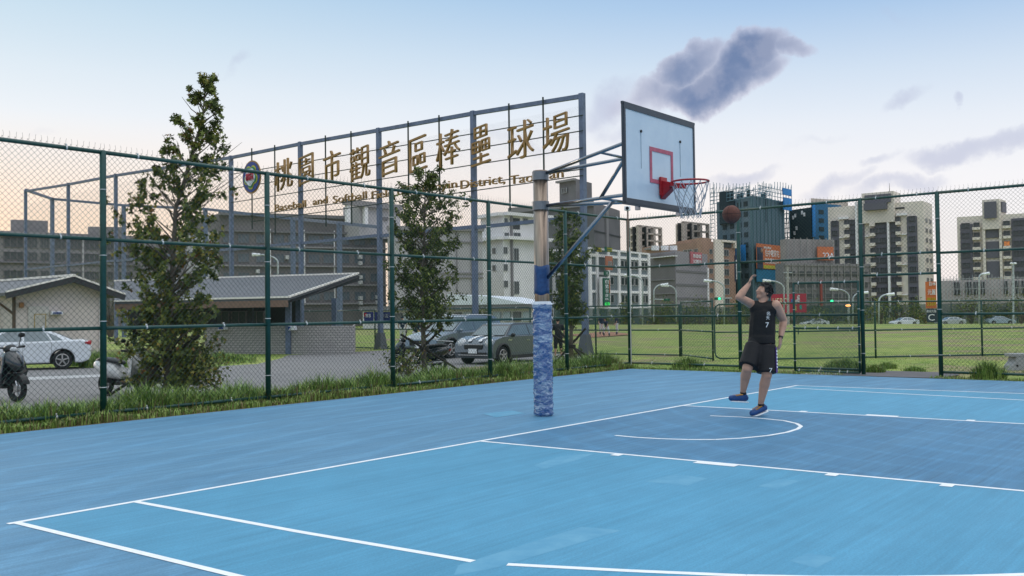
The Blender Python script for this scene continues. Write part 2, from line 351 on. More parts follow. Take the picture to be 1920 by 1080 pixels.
# arcs
hc = V((7.5, -1.575, 0))
arc = [G(px, py) for px, py in ((960, 1059.5), (1180, 1071), (1400, 1080.5))]
a_end = arc[-1]; r_ = (a_end-hc).length; a0 = math.atan2(a_end.y-hc.y, a_end.x-hc.x)
line(arc+[hc+V((cos(a0+i*.06), sin(a0+i*.06), 0))*r_ for i in range(1, 26)], name='three_point_line', z=.00329)
t2 = G(1920, 750.5); line([T2+V((0, -.03, 0)), t2, ext(T2, t2, -7)], name='three_point_line', z=.00321)
sp = [(1157, 817), (1195, 820.5), (1240, 823), (1290, 824.5), (1340, 824.5), (1390, 822), (1440, 817), (1475, 811), (1496, 804.5), (1502, 799.5), (1494, 794.5), (1470, 789), (1430, 785), (1385, 782), (1335, 780)]
line([G(*p) for p in sp], w=.05, name='restricted_arc', z=.00322)
for (ax, ay), s in (((K1.x, K1.y), 1), ((K2.x, K2.y), -1)):
    kd = (k1f-K1).normalized() if s == 1 else (k2f-K2).normalized()
    K = K1 if s == 1 else K2
    for y0, w in ((1.80, .1), (2.72, .42), (3.98, .1), (4.92, .1)):
        p = K+kd*y0*1.0
        n = V((-s, 0, 0))
        a, b = p+kd*0, p+kd*w
        struct(MB().face([(*(a+n*.02)[:2], .0042), (*(b+n*.02)[:2], .0042), (*(b+n*.13)[:2], .0042), (*(a+n*.13)[:2], .0042)]), 'lane_mark', m_white)
for q in ([(1000, 873), (1050, 856), (1115, 850), (1085, 862), (1020, 879)], [(1210, 903), (1268, 890), (1327, 897), (1288, 911)], [(1422, 912), (1460, 899), (1503, 901), (1458, 917)], [(860, 1060), (1090, 988), (1165, 995), (930, 1065), (850, 1080)], [(1480, 1052), (1515, 1038), (1568, 1046), (1530, 1066)], [(905, 776), (960, 770), (985, 775), (930, 783)]):
    struct(MB().face(flat([G(*p) for p in q], .0020)), 'paint_patch', m_patch)
# parking road, kerb line, path
RZ = -.345
rp = [(-20, 52), (1, 34.5), (12.9, 29.3), (14.65, 25.8), (16.5, 22.4), (19, 22.3), (22.4, 25.2), (24.6, 27.5), (31.5, 27), (30.9, 18.0), (28.5, 12.6), (24, 11.9), (21.5, 12.2), (19.4, 12.6), (13, 9.1), (6, 8.6), (-20, 8.6)]
struct(MB().face([(x, y, RZ) for x, y in rp]), 'road', m_road)
struct(MB().face([(*G(x, y, RZ)[:2], RZ+.004) for x, y in ((-40, 711), (270, 699), (270, 703), (-40, 717))]), 'road_marking', mat('worn_road_paint', (.40, .40, .40), .8, scale=4, var=.25))
struct(MB().face([(x, y, RZ+.006) for x, y in ((18.6, 12.35), (20.5, 13.6), (23.5, 13.3), (24.3, 11.8), (21.5, 11.4))]), 'dirt_strip', m_dirt)
pm_ = MB()
for i in range(12):
    xa, xb = 17.56+i*.45, 17.56+(i+1)*.45; ya, yb = max(0, xa-19)*.35, max(0, xb-19)*.35
    pm_.face([(xa, -1.95+ya, gh(xa, 0)*(1 if xa > 17.95 else .2)+.022), (xb, -1.95+yb, gh(xb, 0)+.022), (xb, .35+yb, gh(xb, 0)+.022), (xa, .35+ya, gh(xa, 0)*(1 if xa > 17.95 else .2)+.022)])
struct(MB().face([(-16, 5.43, -.022), (17.9, 5.40, -.022), (17.9, 5.93, -.022), (-16, 5.98, -.022)]), 'soil_strip', mat('bare_soil', (.10, .07, .04), .95, scale=4, col2=(.17, .15, .07), bump=.5))
struct(pm_, 'path', mat('dark_path', (.11, .105, .11), .9, scale=3, var=.2))
struct(MB().prism([(17.7, 1.1, -.03), (18.9, 1.1, -.03), (18.6, .3, -.03), (17.7, .3, -.03)], (0, 0, .02)), 'concrete_slab', m_conc)
struct(MB().face([(*G(x, y, -.46)[:2], -.44) for x, y in ((1060, 628), (1140, 622), (1190, 627), (1110, 633))]), 'infield_dirt', mat('infield_clay', (.30, .15, .09), .95, scale=1))
# ------------------------------------------------------------------ green chain-link fences
m_post = mat('green_coated_steel', (.008, .055, .045), .42, scale=12, var=.25, spec=.5)
m_wire = mat('green_coated_wire', (.006, .042, .034), .5, var=0)
m_tie = mat('bare_tie_wire', (.5, .52, .52), .4, metal=.4, var=0)
m_galv = mat('faded_blue_steel', (.12, .155, .235), .5, metal=.15, scale=4, var=.2)
def chain(m, A, B, z0, z1, pitch=.085, r=.0026, spikes=0, mi=0, n=3):
    A = V(A); B = V(B); d = B-A; d.z = 0; L = d.length; e = d.normalized(); H = z1-z0; nr = V((-e.y, e.x, 0))
    k = -int(H/pitch)-1
    while k*pitch < L:
        a = k*pitch
        for sgn in (1, -1):
            if sgn == 1: u0, h0, u1, h1 = a, 0, a+H, H
            else: u0, h0, u1, h1 = a, H, a+H, 0
            if u0 < 0: h0 += sgn*(-u0); u0 = 0
            if u1 > L: h1 -= sgn*(u1-L); u1 = L
            if u1-u0 < .01: continue
            p = A+e*u0+V((0, 0, 0)); q = A+e*u1
            p.z = z0+h0; q.z = z0+h1; off = nr*(.002*sgn)
            m.tube([p+off, q+off], r, n=n, m=mi, cap=False)
        if spikes and 0 < a+H/1 :
            pass
        k += 1
    if spikes:
        k = 0
        while k*pitch+((H) % pitch) < L:
            u = (k*pitch+(H % pitch)); p = A+e*u; p.z = z1-.004
            u2 = k*pitch+((-H) % pitch)
            m.tube([p, V((p.x, p.y, z1+spikes*.55)), V((p.x, p.y, z1+spikes))+e*.008*random.choice((-1, 1))], r*.9, n=3, m=mi, cap=False)
            k += 1
def postm(x, y, z0, z1, r, ties=4, n=10):
    m = MB(); m.tube([(x, y, z0), (x, y, z1-.02), (x, y, z1)], [r, r, r*.75], n=n)
    for i in range(ties):
        z = z0+(z1-z0)*(i+.6)/(ties+.2); m.tube([(x, y, z-.006), (x, y, z+.006)], r+.006, n=n, m=1)
    return m
def railm(a, b, r, ties=2):
    m = MB(); a = V(a); b = V(b); m.tube([a, b], r, n=8)
    for i in range(ties):
        p = a.lerp(b, (i+.5)/ties+random.uniform(-.08, .08)); d = (b-a).normalized()
        m.tube([p-d*.012, p+d*.012], r+.005, n=8, m=1); m.box(p+V((0, 0, r+.012)), (.02, .02, .025), m=1)
    return m
H = 3.84; RP = .046; RR = .026
def fence_run(T, pts, rails=(.09, 1.30, 2.58, 3.84), ends=(0, 1), meshr=.0023, skip=(), spikes=.07, z0=.05, base=None):
    for i, (x, y) in enumerate(pts):
        if i == 0 and not ends[0] or i == len(pts)-1 and not ends[1]: continue
        postm(x, y, -.12, H+.03, RP).build('post', [m_post, m_tie], T, smooth=True)
    for i in range(len(pts)-1):
        (x0, y0), (x1, y1) = pts[i], pts[i+1]
        if i in skip: continue
        for z in rails: railm((x0, y0, z), (x1, y1, z), RR if z != H else .03).build('rail', [m_post, m_tie], T, smooth=True)
        m = MB(); chain(m, (x0, y0, 0), (x1, y1, 0), z0, H+.06, r=meshr, spikes=spikes); m.build('wire_mesh', m_wire, T)
FY = 5.98; xs = [-1.9, 1.05, 4.0, 6.90, 9.82, 12.74, 15.62, 18.5]
fl = thing('chain_link_fence', 'tall green chain-link fence along the left side of the court behind the hoop pole', 'fence', (8, FY, 0))
pts = [(-4.5, FY)]+[(x, FY) for x in xs]; pts[-1] = (18.5, FY)
fence_run(fl, pts)
fr = thing('chain_link_fence', 'tall green chain-link fence across the far end of the court with a doorway in it', 'fence', (18.5, 0, 0))
yc = {}
def fx(y): return 18.5-(5.98-y)*.055
def col(px, D=22):                      # where the far fence line crosses a photo column
    d = ray(px, 590); a = V((18.5, 5.98, 0)); n = V((-.055, -1, 0)); n = V((1, -.055, 0))
    tt = (a-CAMP).dot(n)/d.dot(n); return CAMP+d*tt
fp = [(18.5, 5.98)]+[tuple(col(px)[:2]) for px in (1387, 1617, 1762)]
q = V(fp[-1]); fp.append((q.x-.15, q.y-2.75)); fp.append((q.x-.3, q.y-5.5))
fence_run(fr, fp[:3], ends=(0, 1)); fence_run(fr, fp[3:], ends=(1, 1), rails=(.09, 1.30, 2.58, 3.84))
(x0, y0), (x1, y1) = fp[2], fp[3]
for z in (2.16, 2.60, 3.84): railm((x0, y0, z), (x1, y1, z), RR).build('rail', [m_post, m_tie], fr, smooth=True)
m = MB(); chain(m, (x0, y0, 0), (x1, y1, 0), 2.17, H+.06, spikes=.07); m.build('wire_mesh', m_wire, fr)
# open door leaf, folded back against the fence
gl = col(1492); gr = col(1613); gz = (.03, 1.0, 2.03)
off = V((-.10, 0, 0)); ga, gb = gl+off, gr+off
gt = thing('chain_link_gate', 'open green chain-link door leaf folded back against the far court fence', 'gate', ((ga.x+gb.x)/2, (ga.y+gb.y)/2, 0))
for q in (ga, gb): postm(q.x, q.y, gz[0], gz[2]+.02, .026, 5).build('stile', [m_post, m_tie], gt, smooth=True)
for z in gz: railm((ga.x, ga.y, z), (gb.x, gb.y, z), .024, 4).build('rail', [m_post, m_tie], gt, smooth=True)
m = MB(); chain(m, ga, gb, gz[0], gz[2]); m.build('wire_mesh', m_wire, gt)
mb = MB(); q = ga.lerp(gb, .07); mb.tube([(q.x-.03, q.y, 1.0), (q.x-.03, q.y, .86)], .012); mb.build('latch', m_post, gt)
# camera on a pole at the corner
ct = thing('security_camera', 'small white security camera on a thin pole above the fence corner', 'camera', (18.42, 5.98, H))
MB().tube([(18.42, 5.93, 3.0), (18.42, 5.93, 4.07)], .022).build('pole', mat('rusty_pipe', (.25, .18, .14), .8), ct)
m = MB().box((18.40, 5.93, 4.13), (.13, .13, .12)); m.build('housing', m_white, ct, bevel=.02)
MB().tube([(18.34, 5.90, 4.13), (18.30, 5.87, 4.12)], .045, n=10).build('lens', mat('lens_black', (.01, .01, .012), .2, var=0), ct)
# conduit beside the post
tag(MB().tube([(18.36, 5.86, 0), (18.36, 5.86, 3.1)], .012).build('conduit', m_tie, None), 'thin pale conduit pipe running up beside the fence corner post', 'pipe')
# second fence, inside the field
f2 = thing('chain_link_fence', 'low green chain-link fence at the foot of the tall gold lettering frame', 'fence', (30, 20, -.35))
def low_run(T, pts, z0, rails, mr=.0024, r=.028, pr=.035, pitch=.085):
    for i, (x, y) in enumerate(pts): postm(x, y, z0-.05, z0+rails[-1]+.03, pr, 3, 8).build('post', [m_post, m_tie], T, smooth=True)
    for i in range(len(pts)-1):
        for z in rails: railm((*pts[i], z0+z), (*pts[i+1], z0+z), r, 2).build('rail', [m_post, m_tie], T, smooth=True)
        m = MB(); chain(m, (*pts[i], 0), (*pts[i+1], 0), z0+.05, z0+rails[-1], pitch, mr); m.build('wire_mesh', m_wire, T)
low_run(f2, [(30.25, 10.85), (30.05, 14.6), (30.35, 18.2), (30.7, 21.8), (31.05, 25.4), (31.4, 29), (31.75, 32.6), (32.3, 40)], -.35, (.05, 1.02, 2.0))
f3 = thing('chain_link_fence', 'low green chain-link fence between the far court fence and the grass field', 'fence', (31, 4, -.35))
low_run(f3, [(28.6, 6.8), (31.57, 3.8), (34.46, .95), (37.5, -2.0), (40.5, -5)], -.35, (.05, 1.0, 2.0))
g2 = thing('field_gate', 'sagging green gate leaf of the low field fence hanging open', 'gate', (29, 9, -.35))
low_run(g2, [(30.2, 10.75), (27.85, 8.25)], -.33, (.05, 1.0, 2.08))
g3 = thing('field_gate', 'narrow green gate leaf with rounded corners beside the sagging gate', 'gate', (28, 7.6, -.35))
m = MB(); a = V((27.8, 8.15, 0)); b = V((28.5, 6.95, 0)); e = b-a
def gp(u, z): return a+e*u+V((0, 0, -.35+z))
m.tube([gp(.12, .08), gp(.03, .16), gp(0, .3), gp(0, 1.75), gp(.03, 1.9), gp(.12, 1.98), gp(.88, 1.98), gp(1, 1.9), gp(1, .1), gp(.12, .08)], .028, n=8); m.tube([gp(0, 1.0), gp(1, 1.0)], .022, n=8)
m.build('frame', m_post, g3, smooth=True)
m = MB(); chain(m, a, b, -.27, 1.6, r=.0024); m.build('wire_mesh', m_wire, g3)
# ------------------------------------------------------------------ hoop
m_steel = mat('brushed_steel', (.27, .21, .165), .30, metal=.8, scale=3, var=.4, streak=(14, 14, .6), spec=.5)
m_tape = mat('blue_tape', (.006, .035, .12), .38, scale=18, col2=(.015, .075, .22), bump=.5)
m_arm = mat('painted_steel_tube', (.26, .27, .30), .20, metal=.95, var=.1)
m_red = mat('rim_red', (.32, .008, .015), .4, scale=20, var=.2)
hp = thing('basketball_hoop', 'basketball hoop with white backboard, red rim and blue padded steel pole', 'basketball hoop', (7.62, .80, 0))
PX, PY = 7.62, .80
m = MB(); m.tube([(PX, PY, 0), (PX, PY, 3.44)], .104, n=24); m.build('pole', m_steel, hp, smooth=True)
for z in (3.36, 2.94): MB().tube([(PX, PY, z-.055), (PX, PY, z+.065)], .118, n=24).build('collar', mat('collar_steel', (.20, .21, .23), .45, metal=.6), hp)
m = MB(); m.rings([[(PX+(.108+.003*sin(5*a+z*9))*cos(a), PY+(.108+.003*sin(5*a+z*9))*sin(a), z+.015*sin(3*a)) for a in [2*pi*i/28 for i in range(28)]] for z in (1.70, 1.76, 1.85, 1.95, 2.05, 2.10)]); m.build('tape_wrap', m_tape, hp, smooth=True)
# padding wrapped in crinkled film
rs = []; nn = 96; zz = [i*.0125 for i in range(0, 126)]
from mathutils import noise
for z in zz:
    ring = []
    for i in range(nn):
        a = 2*pi*i/nn; q = V((cos(a)*1.9, sin(a)*1.9, z*(14 if z > .7 else 20))); k = noise.noise(q*1.1)*.012+abs(noise.noise(q*2.1+V((3, 1, 7))))*.020
        r = .128+k+(.012 if z > 1.5 else 0)-(.02 if z < .02 else 0); ring.append((PX+r*cos(a), PY+r*sin(a), z))
    rs.append(ring)
m_pad = mat('crinkled_film_over_blue_pad', (.008, .075, .26), .16, scale=5.5, col2=(.38, .50, .64), bump=.8, bscale=30, streak=(1, 1, 2.6), spec=.8, coat=.7)
for n_ in m_pad.node_tree.nodes:
    if n_.type == 'TEX_NOISE': n_.inputs['Distortion'].default_value = .8
for e_, p_ in zip(MATS['crinkled_film_over_blue_pad'].node_tree.nodes['Color Ramp'].color_ramp.elements if 'Color Ramp' in m_pad.node_tree.nodes else [], (.46, .66)): e_.position = p_
MB().rings(rs).build('pole_padding', m_pad, hp, smooth=True)
MB().tube([(PX, PY, 1.555), (PX, PY, 1.60)], [.15, .118], n=24).build('film_cuff', mat('cloudy_film', (.55, .60, .66), .3, scale=20), hp)
BY = -1.2
# board
m_board = mat('board_white', (.42, .53, .64), .32, scale=2.2, col2=(.52, .62, .71), spec=.6)
m = MB().box((7.5, BY+.018, 3.35), (1.8, .03, 1.2)); m.build('backboard', m_board, hp)
m = MB()
for cx, cz, sx, sz in ((7.5, 3.92, 1.8, .06), (7.5, 2.78, 1.8, .06), (6.618, 3.35, .034, 1.08), (8.382, 3.35, .034, 1.08)): m.box((cx, BY-.002, cz), (sx, .012, sz))
for cx, cz, sx, sz in ((7.5, 3.955, 1.84, .03), (7.5, 2.745, 1.84, .03), (6.594, 3.35, .012, 1.21), (8.406, 3.35, .012, 1.21)): m.box((cx, BY+.012, cz), (sx, .03, sz))
m.build('board_border', mat('border_grey', (.035, .045, .06), .4), hp)
m = MB()
for cx, cz, sx, sz in ((7.5, 3.475, .59, .05), (7.5, 3.075, .59, .05), (7.23, 3.275, .05, .35), (7.77, 3.275, .05, .35)): m.box((cx, BY-.002, cz), (sx, .008, sz))
m.build('target_square', mat('faded_red_paint', (.42, .10, .15), .6, scale=9, var=.25), hp)
for x in (7.0, 8.0):
    m = MB(); m.tube([(x, BY+.01, 3.66), (x, BY-.012, 3.66)], .018, n=8); m.box((x, BY-.0005, 3.42), (.004, .005, .44), m=1)
    m.build('bolt', [mat('bolt_black', (.01, .01, .01), .5), mat('rust_streak', (.34, .42, .47), .6)], hp)
# rim and bracket
m = MB(); m.tube([(7.5+.2275*cos(2*pi*i/40), -1.60+.2275*sin(2*pi*i/40), 3.05) for i in range(41)], .012, n=8, cap=False)
m.prism([(7.5+cos(a)*.26, -1.60+sin(a)*.26, 3.045) for a in [radians(40+10*i) for i in range(11)]]+[(7.5+cos(a)*.225, -1.60+sin(a)*.225, 3.045) for a in [radians(140-10*i) for i in range(11)]], (0, 0, -.05))
m.build('rim', m_red, hp, smooth=False)
m = MB(); m.box((7.5, BY-.02, 3.02), (.16, .03, .24)); m.prism([(7.44, -1.21, 3.10), (7.44, -1.40, 3.05), (7.44, -1.37, 2.99), (7.44, -1.21, 2.86)], (.12, 0, 0)); m.build('rim_bracket', m_red, hp, bevel=.006)
m = MB(); K = 12; lv = [(3.04, .228), (2.93, .205), (2.83, .172), (2.74, .145), (2.66, .128), (2.60, .125)]
for k in range(K):
    for l in range(len(lv)-1):
        for s in (-1, 1):
            o0 = (k+(l % 2)*.5)*2*pi/K; o1 = o0+s*pi/K; (z0, r0), (z1, r1) = lv[l], lv[l+1]
            w1 = .012*sin(k*3.1+l); m.tube([(7.5+r0*cos(o0), -1.60+r0*sin(o0), z0), (7.5+(r1+w1)*cos(o1), -1.60+(r1+w1)*sin(o1), z1)], .0045, n=5, cap=False)
m.build('net', mat('net_cord', (.36, .38, .42), .8, var=.2), hp, smooth=True)
def arm(pts, r=.024): MB().tube(pts, r, n=10).build('support_arm', m_arm, hp, smooth=True)
UL, UR, LL, LR = V((6.98, -1.16, 3.58)), V((8.02, -1.16, 3.58)), V((6.98, -1.16, 2.90)), V((8.02, -1.16, 2.90))
pu, plw = V((PX, PY-.1, 3.40)), V((PX, PY-.1, 2.94))
for a, b in ((pu, UL), (pu, UR), (plw, LL), (plw, LR)): arm([a, b])
for a, b, c in ((plw, LL, UL), (plw, LR, UR)): arm([a.lerp(b, .62), c])
arm([pu.lerp(UL, .62), pu.lerp(UR, .62)], .018); arm([plw.lerp(LL, .62), plw.lerp(LR, .62)], .018)
arm([V((PX, PY-.1, 1.93)), plw.lerp(LL, .62).lerp(plw.lerp(LR, .62), .5)], .026)
m = MB()
for x in (6.98, 8.02): m.box((x, -1.15, 3.24), (.05, .05, 1.1))
for z in (2.9, 3.58): m.box((7.5, -1.128, z), (1.5, .03, .05))
m.build('board_frame', m_arm, hp)
# ball in the air
bp_ = P(1371.5, 402, 12.85)
bt = tag(MB().ell(bp_, (.1215, .1215, .1215), 28, 18).build('basketball', mat('ball_leather', (.14, .052, .036), .7, scale=30, var=.25, bump=.6, bscale=300), None, smooth=True), 'brown leather basketball in mid-air in front of the netted tower', 'ball')
m = MB(); c = bp_
for ax in range(3):
    m.tube([c+V(((cos(a)*.1222), sin(a)*.1222, 0) if ax == 0 else ((cos(a)*.1222, 0, sin(a)*.1222) if ax == 1 else (0, cos(a)*.1222, sin(a)*.1222))) for a in [2*pi*i/36 for i in range(37)]], .0022, n=4, cap=False)
m.build('seam', mat('ball_seam', (.03, .02, .02), .8, var=0), bt)
# ------------------------------------------------------------------ sign frame with gold lettering
SA, SB = V((29.79, 14.97, 0)), V((35.44, 75.45, 0)); SE = (SA-SB).normalized(); SN = V((-SE.y, SE.x, 0))
if (CAMP-SA).dot(SN) < 0: SN = -SN
def son(x, y, out=0.0):
    d = ray(x, y); a = SA+SN*out; t_ = (a-CAMP).dot(SN)/d.dot(SN); return CAMP+d*t_
sf = thing('sign_frame', 'tall blue-grey steel ball-stop frame carrying gold Chinese and English lettering', 'sign', (30.5, 22, -.4))
tops = [(1091, 175), (887, 208), (710, 240), (563, 266), (433, 292), (217, 326), (128, 343), (48, 356)]
tp = [son(*p) for p in tops]
for i, p in enumerate(tp):
    m = MB(); m.box((p.x, p.y, (p.z-.4)/2), (.21, .21, p.z+.4), rz=math.atan2(SE.y, SE.x))
    if i < 3: m.rings([[(p.x+sx*w, p.y+sy*w, z) for sx, sy in ((-1, -1), (1, -1), (1, 1), (-1, 1))] for z, w in ((-.4, .26), (.5, .15))], m=1)
    m.build('post', [m_galv, mat('post_foot_grey', (.10, .11, .12), .7)], sf)
for i in range(len(tp)-1):
    MB().bar(tp[i]-V((0, 0, .12)), tp[i+1]-V((0, 0, .12)), .14, .18).build('top_beam', m_galv, sf)
    a, b = tp[i].copy(), tp[i+1].copy(); a.z = b.z = 5.35+.04*i
    if i < 7: MB().bar(a, b, .12, .16).build('mid_beam', m_galv, sf)
m_rod = mat('dark_green_rod', (.02, .035, .03), .6, var=0)
for px, yt, yb in ((1150-1150+1018, 182, 410), (954, 194, 395), (823, 216, 395), (765, 227, 420), (658, 246, 420), (610, 254, 425), (515, 272, 440), (472, 278, 430)):
    a, b = son(px, yt, .16), son(px, yb, .16); b.x, b.y = a.x, a.y
    MB().bar(a, b, .055, .055).build('rod', m_rod, sf)
for (xa, ya), (xb, yb) in (((1093, 216), (433, 327)), ((1093, 245), (433, 354)), ((1093, 277), (433, 380)), ((1093, 317), (470, 404)), ((1093, 329), (470, 416))):
    a, b = son(xa, ya, .2), son(xb, yb, .2); MB().bar(a, b, .04, .04).build('rod', m_rod, sf)
m = MB()
a, b = son(1085, 185), son(433, 300); chain(m, (a.x, a.y, 0), (b.x, b.y, 0), 1.6, 9.95, pitch=.11, r=.0016); m.build('net', mat('thin_grey_net', (.25, .27, .30), .6, var=0), sf)
m = MB(); chain(m, (tp[4].x, tp[4].y, 0), (tp[7].x, tp[7].y, 0), 1.6, 11.1, pitch=.3, r=.0035); m.build('net', MATS['thin_grey_net'], sf)
m_gold = mat('gold_letter', (.24, .135, .045), .42, metal=.3, scale=3, col2=(.33, .20, .07))
UPV = V((0, 0, 1))
for ch, xa, xb, ya, yb in (('桃', 515, 548, 300, 355), ('園', 561, 587, 291, 345), ('市', 607, 638, 282, 341), ('觀', 656, 693, 275, 336), ('音', 711, 749, 264, 328), ('區', 768, 800, 257, 320), ('棒', 818, 862, 245, 311), ('壘', 884, 919, 236, 308), ('球', 952, 1000, 228, 298), ('場', 1018, 1067, 215, 287)):
    a, b = son(xa, (ya+yb)/2, .3), son(xb, (ya+yb)/2, .3); t0, b0 = son((xa+xb)/2, ya, .3), son((xa+xb)/2, yb, .3)
    w = (V((a.x, a.y, 0))-V((b.x, b.y, 0))).length
    text(ch, son((xa+xb)/2, (ya+yb)/2, .3), SE, UPV, w, (t0.z-b0.z), m_gold, sf, name='gold_letter', ext=.06, off=-.009, bev=0, shear=.14)
eng = 'Baseball and Softball Field of Guanyin District, Taoyuan'.split()
spans = [(515, 573, 386), (587, 614, 376.5), (624, 687, 370), (697, 737, 363.5), (745, 767, 357), (772, 856, 350.5), (863, 946, 341), (955, 1055, 331.5)]
for wd_, (xa, xb, yc_) in zip(eng, spans):
    a, b = son(xa, yc_, .3), son(xb, yc_, .3); w = (V((a.x, a.y, 0))-V((b.x, b.y, 0))).length
    text(wd_, son((xa+xb)/2, yc_, .3)-V((0, 0, .055 if 'y' in wd_ else .03 if ',' in wd_ else 0)), SE, UPV, w, .50 if 'y' in wd_ else .45 if ',' in wd_ else .39, m_gold, sf, name='gold_letter', ext=.04)
# emblem
ec = son(471.5, 332, .32); er = .98
EM = [('disc', 1.0, m_gold, 0), ('disc', .90, mat('emblem_blue', (.02, .05, .25), .5), .03)]
rt = SE
def disc(r, out, mt, name, star=0, dx=0, dz=0, n=40, sy=1.0):
    m = MB(); c_ = ec+SN*out+rt*dx+UPV*dz; pl = []
    for i in range(n):
        a = 2*pi*i/n; k = r*(1+star*(math.cos(5*a-pi/2+pi)+.25*cos(10*a))) if star else r
        pl.append(c_+rt*cos(a)*k+UPV*sin(a)*k*sy)
    m.prism(pl, -SN*.05); return m.build(name, mt, sf)
disc(er, 0, m_gold, 'emblem'); disc(er*.91, .03, mat('emblem_blue', (.02, .05, .25), .5), 'emblem')
disc(er*.68, .06, mat('emblem_yellow', (.45, .42, .04), .5), 'emblem', star=.13, n=60); disc(er*.60, .09, mat('emblem_green', (.02, .20, .08), .5), 'emblem', star=.13, n=60)
disc(er*.52, .12, mat('emblem_white', (.62, .66, .74), .5), 'emblem', star=.06, n=60)
text('桃園', ec+SN*.14, rt, UPV, 1.0*.8, .44, mat('emblem_red', (.42, .02, .05), .5), sf, name='emblem_writing', ext=.02, off=.02)
# far side of the same enclosure
sb = thing('net_enclosure', 'blue-grey steel posts and beams of the enclosure behind the lettering frame', 'sports net', (45, 50, -.4))
bk = [(48, 356, 81.8), (98, 373, 92), (232, 385, 88), (385, 392, 82), (549, 410, 76), (636, 418, 70), (713, 426, 66)]
bp2 = [P(*p) for p in bk]
for i, p in enumerate(bp2):
    if i and i < 6: MB().box((p.x, p.y, (p.z-.4)/2), (.28, .28, p.z+.4), rz=.1).build('post', m_galv, sb)
    if i: MB().bar(bp2[i-1], p, .16, .22).build('top_beam', m_galv, sb)
# ------------------------------------------------------------------ buildings
m_glass = mat('dark_glass', (.035, .048, .062), .3, scale=.5, col2=(.10, .13, .16), spec=.6)
m_glassb = mat('dim_window', (.035, .04, .045), .3, scale=.4, col2=(.09, .095, .10))
m_frame = mat('window_frame', (.38, .39, .40), .6, var=0)
UNIT = {}
def unit_box(mt):
    if mt.name not in UNIT:
        m = MB().box((0, 0, 0), (1, 1, 1)); me = bpy.data.meshes.new('block'); me.from_pydata(m.v, [], m.f); me.materials.append(mt); UNIT[mt.name] = me
    return UNIT[mt.name]
def unit_window(glass, frame, mull=1, bar=0):
    k = ('w', glass.name, frame.name, mull, bar)
    if k not in UNIT:
        m = MB(); m.box((0, .1, 0), (.94, .6, .94), m=0); w = .05
        for x in (-.475, .475): m.box((x, 0, 0), (w, 1, 1), m=1)
        for z in (-.475, .475): m.box((0, 0, z), (.9, 1, w), m=1)
        for i in range(mull): m.box((-.5+(i+1)/(mull+1), 0, 0), (.035, .96, .9), m=1)
        for i in range(bar): m.box((0, 0, -.5+(i+1)/(bar+1)), (.9, .94, .035), m=1)
        me = bpy.data.meshes.new('window'); me.from_pydata(m.v, [], m.f); me.materials.append(glass); me.materials.append(frame); me.polygons.foreach_set('material_index', m.m); UNIT[k] = me
    return UNIT[k]
class Face:
    def __init__(s, T, A, B):
        s.T = T; s.A = V((A.x, A.y, 0)); s.B = V((B.x, B.y, 0)); s.e = (s.B-s.A).normalized(); s.n = V((s.e.y, -s.e.x, 0))
        if (CAMP-s.A).dot(s.n) < 0: s.n = -s.n
        s.rz = math.atan2(s.e.y, s.e.x)
    def at(s, x, y):
        d = ray(x, y); t = (s.A-CAMP).dot(s.n)/d.dot(s.n); return CAMP+d*t
    def rect(s, name, mt, x0, x1, y0, y1, thick=.3, out=0, xr=None, me=None):
        xr = (x0+x1)/2 if xr is None else xr
        a, b = s.at(x0, 560), s.at(x1, 560); zt, zb = s.at(xr, y0).z, s.at(xr, y1).z; a.z = b.z = 0
        c = (a+b)/2+s.n*(out+thick/2); c.z = (zt+zb)/2
        o = bpy.data.objects.new(name, me or unit_box(mt)); COL.objects.link(o); o.parent = s.T; o.location = c-wloc(s.T)
        o.rotation_euler = (0, 0, s.rz); o.scale = ((b-a).length, thick, abs(zt-zb)); return o
    def win(s, x0, x1, y0, y1, glass=None, frame=None, mull=1, bar=0, xr=None, thick=.15):
        g_ = glass or m_glassb; return s.rect('window', None, x0, x1, y0, y1, thick, 0, xr, unit_window(g_, frame or m_frame, mull, bar))
def body(T, front, top, z0, depth, mt, name='wall', roof=None):
    """front: [(px, D)...] left to right; top: (px, py, D); walls go back by depth away from the camera"""
    pts = [P(px, 570, D) for px, D in front]; zt = P(*top).z
    bk = V((FW.x, FW.y, 0)).normalized()*depth
    base = [V((p.x, p.y, z0)) for p in pts]; back = []
    for p in (base[-1], base[0]):
        d_ = V((p.x-CAMP.x, p.y-CAMP.y, 0)).normalized(); back.append(p+d_*depth+(base[0]-base[-1] if p is base[-1] else base[-1]-base[0]).normalized()*.3)
    poly = base+back; MB().prism(poly, (0, 0, zt-z0)).build(name, mt, T)
    return pts, zt
def bthing(label, px, D, z=-1.8, name='apartment_building', cat='building', group=None):
    q = P(px, 570, D); return thing(name, label, cat, (q.x, q.y, z), group=group)
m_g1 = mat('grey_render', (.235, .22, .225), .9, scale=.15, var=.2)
m_g1d = mat('dark_grey_render', (.155, .148, .155), .9, scale=.2, var=.2)  # darker grey render for ledges, cornices, frames and the dark block
m_lg = mat('pale_grey_panel', (.43, .41, .42), .85, scale=.1, var=.12)
m_wht = mat('white_tile_wall', (.76, .74, .75), .8, scale=.2, var=.08)
m_bei = mat('beige_tile', (.70, .63, .56), .85, scale=.15, var=.1)
m_dk = mat('dark_grey_tile', (.125, .12, .145), .8, scale=.2, var=.15)
m_brn = mat('orange_brown_tile', (.33, .205, .155), .85, scale=.2, var=.15)
m_conc2 = mat('raw_concrete', (.48, .42, .37), .95, scale=.3, var=.2)
m_shade = mat('painted_shade_dark', (.05, .05, .055), .9, var=.3, scale=.3)  # dark tone painting shade in openings and under roofs; also joints and boards
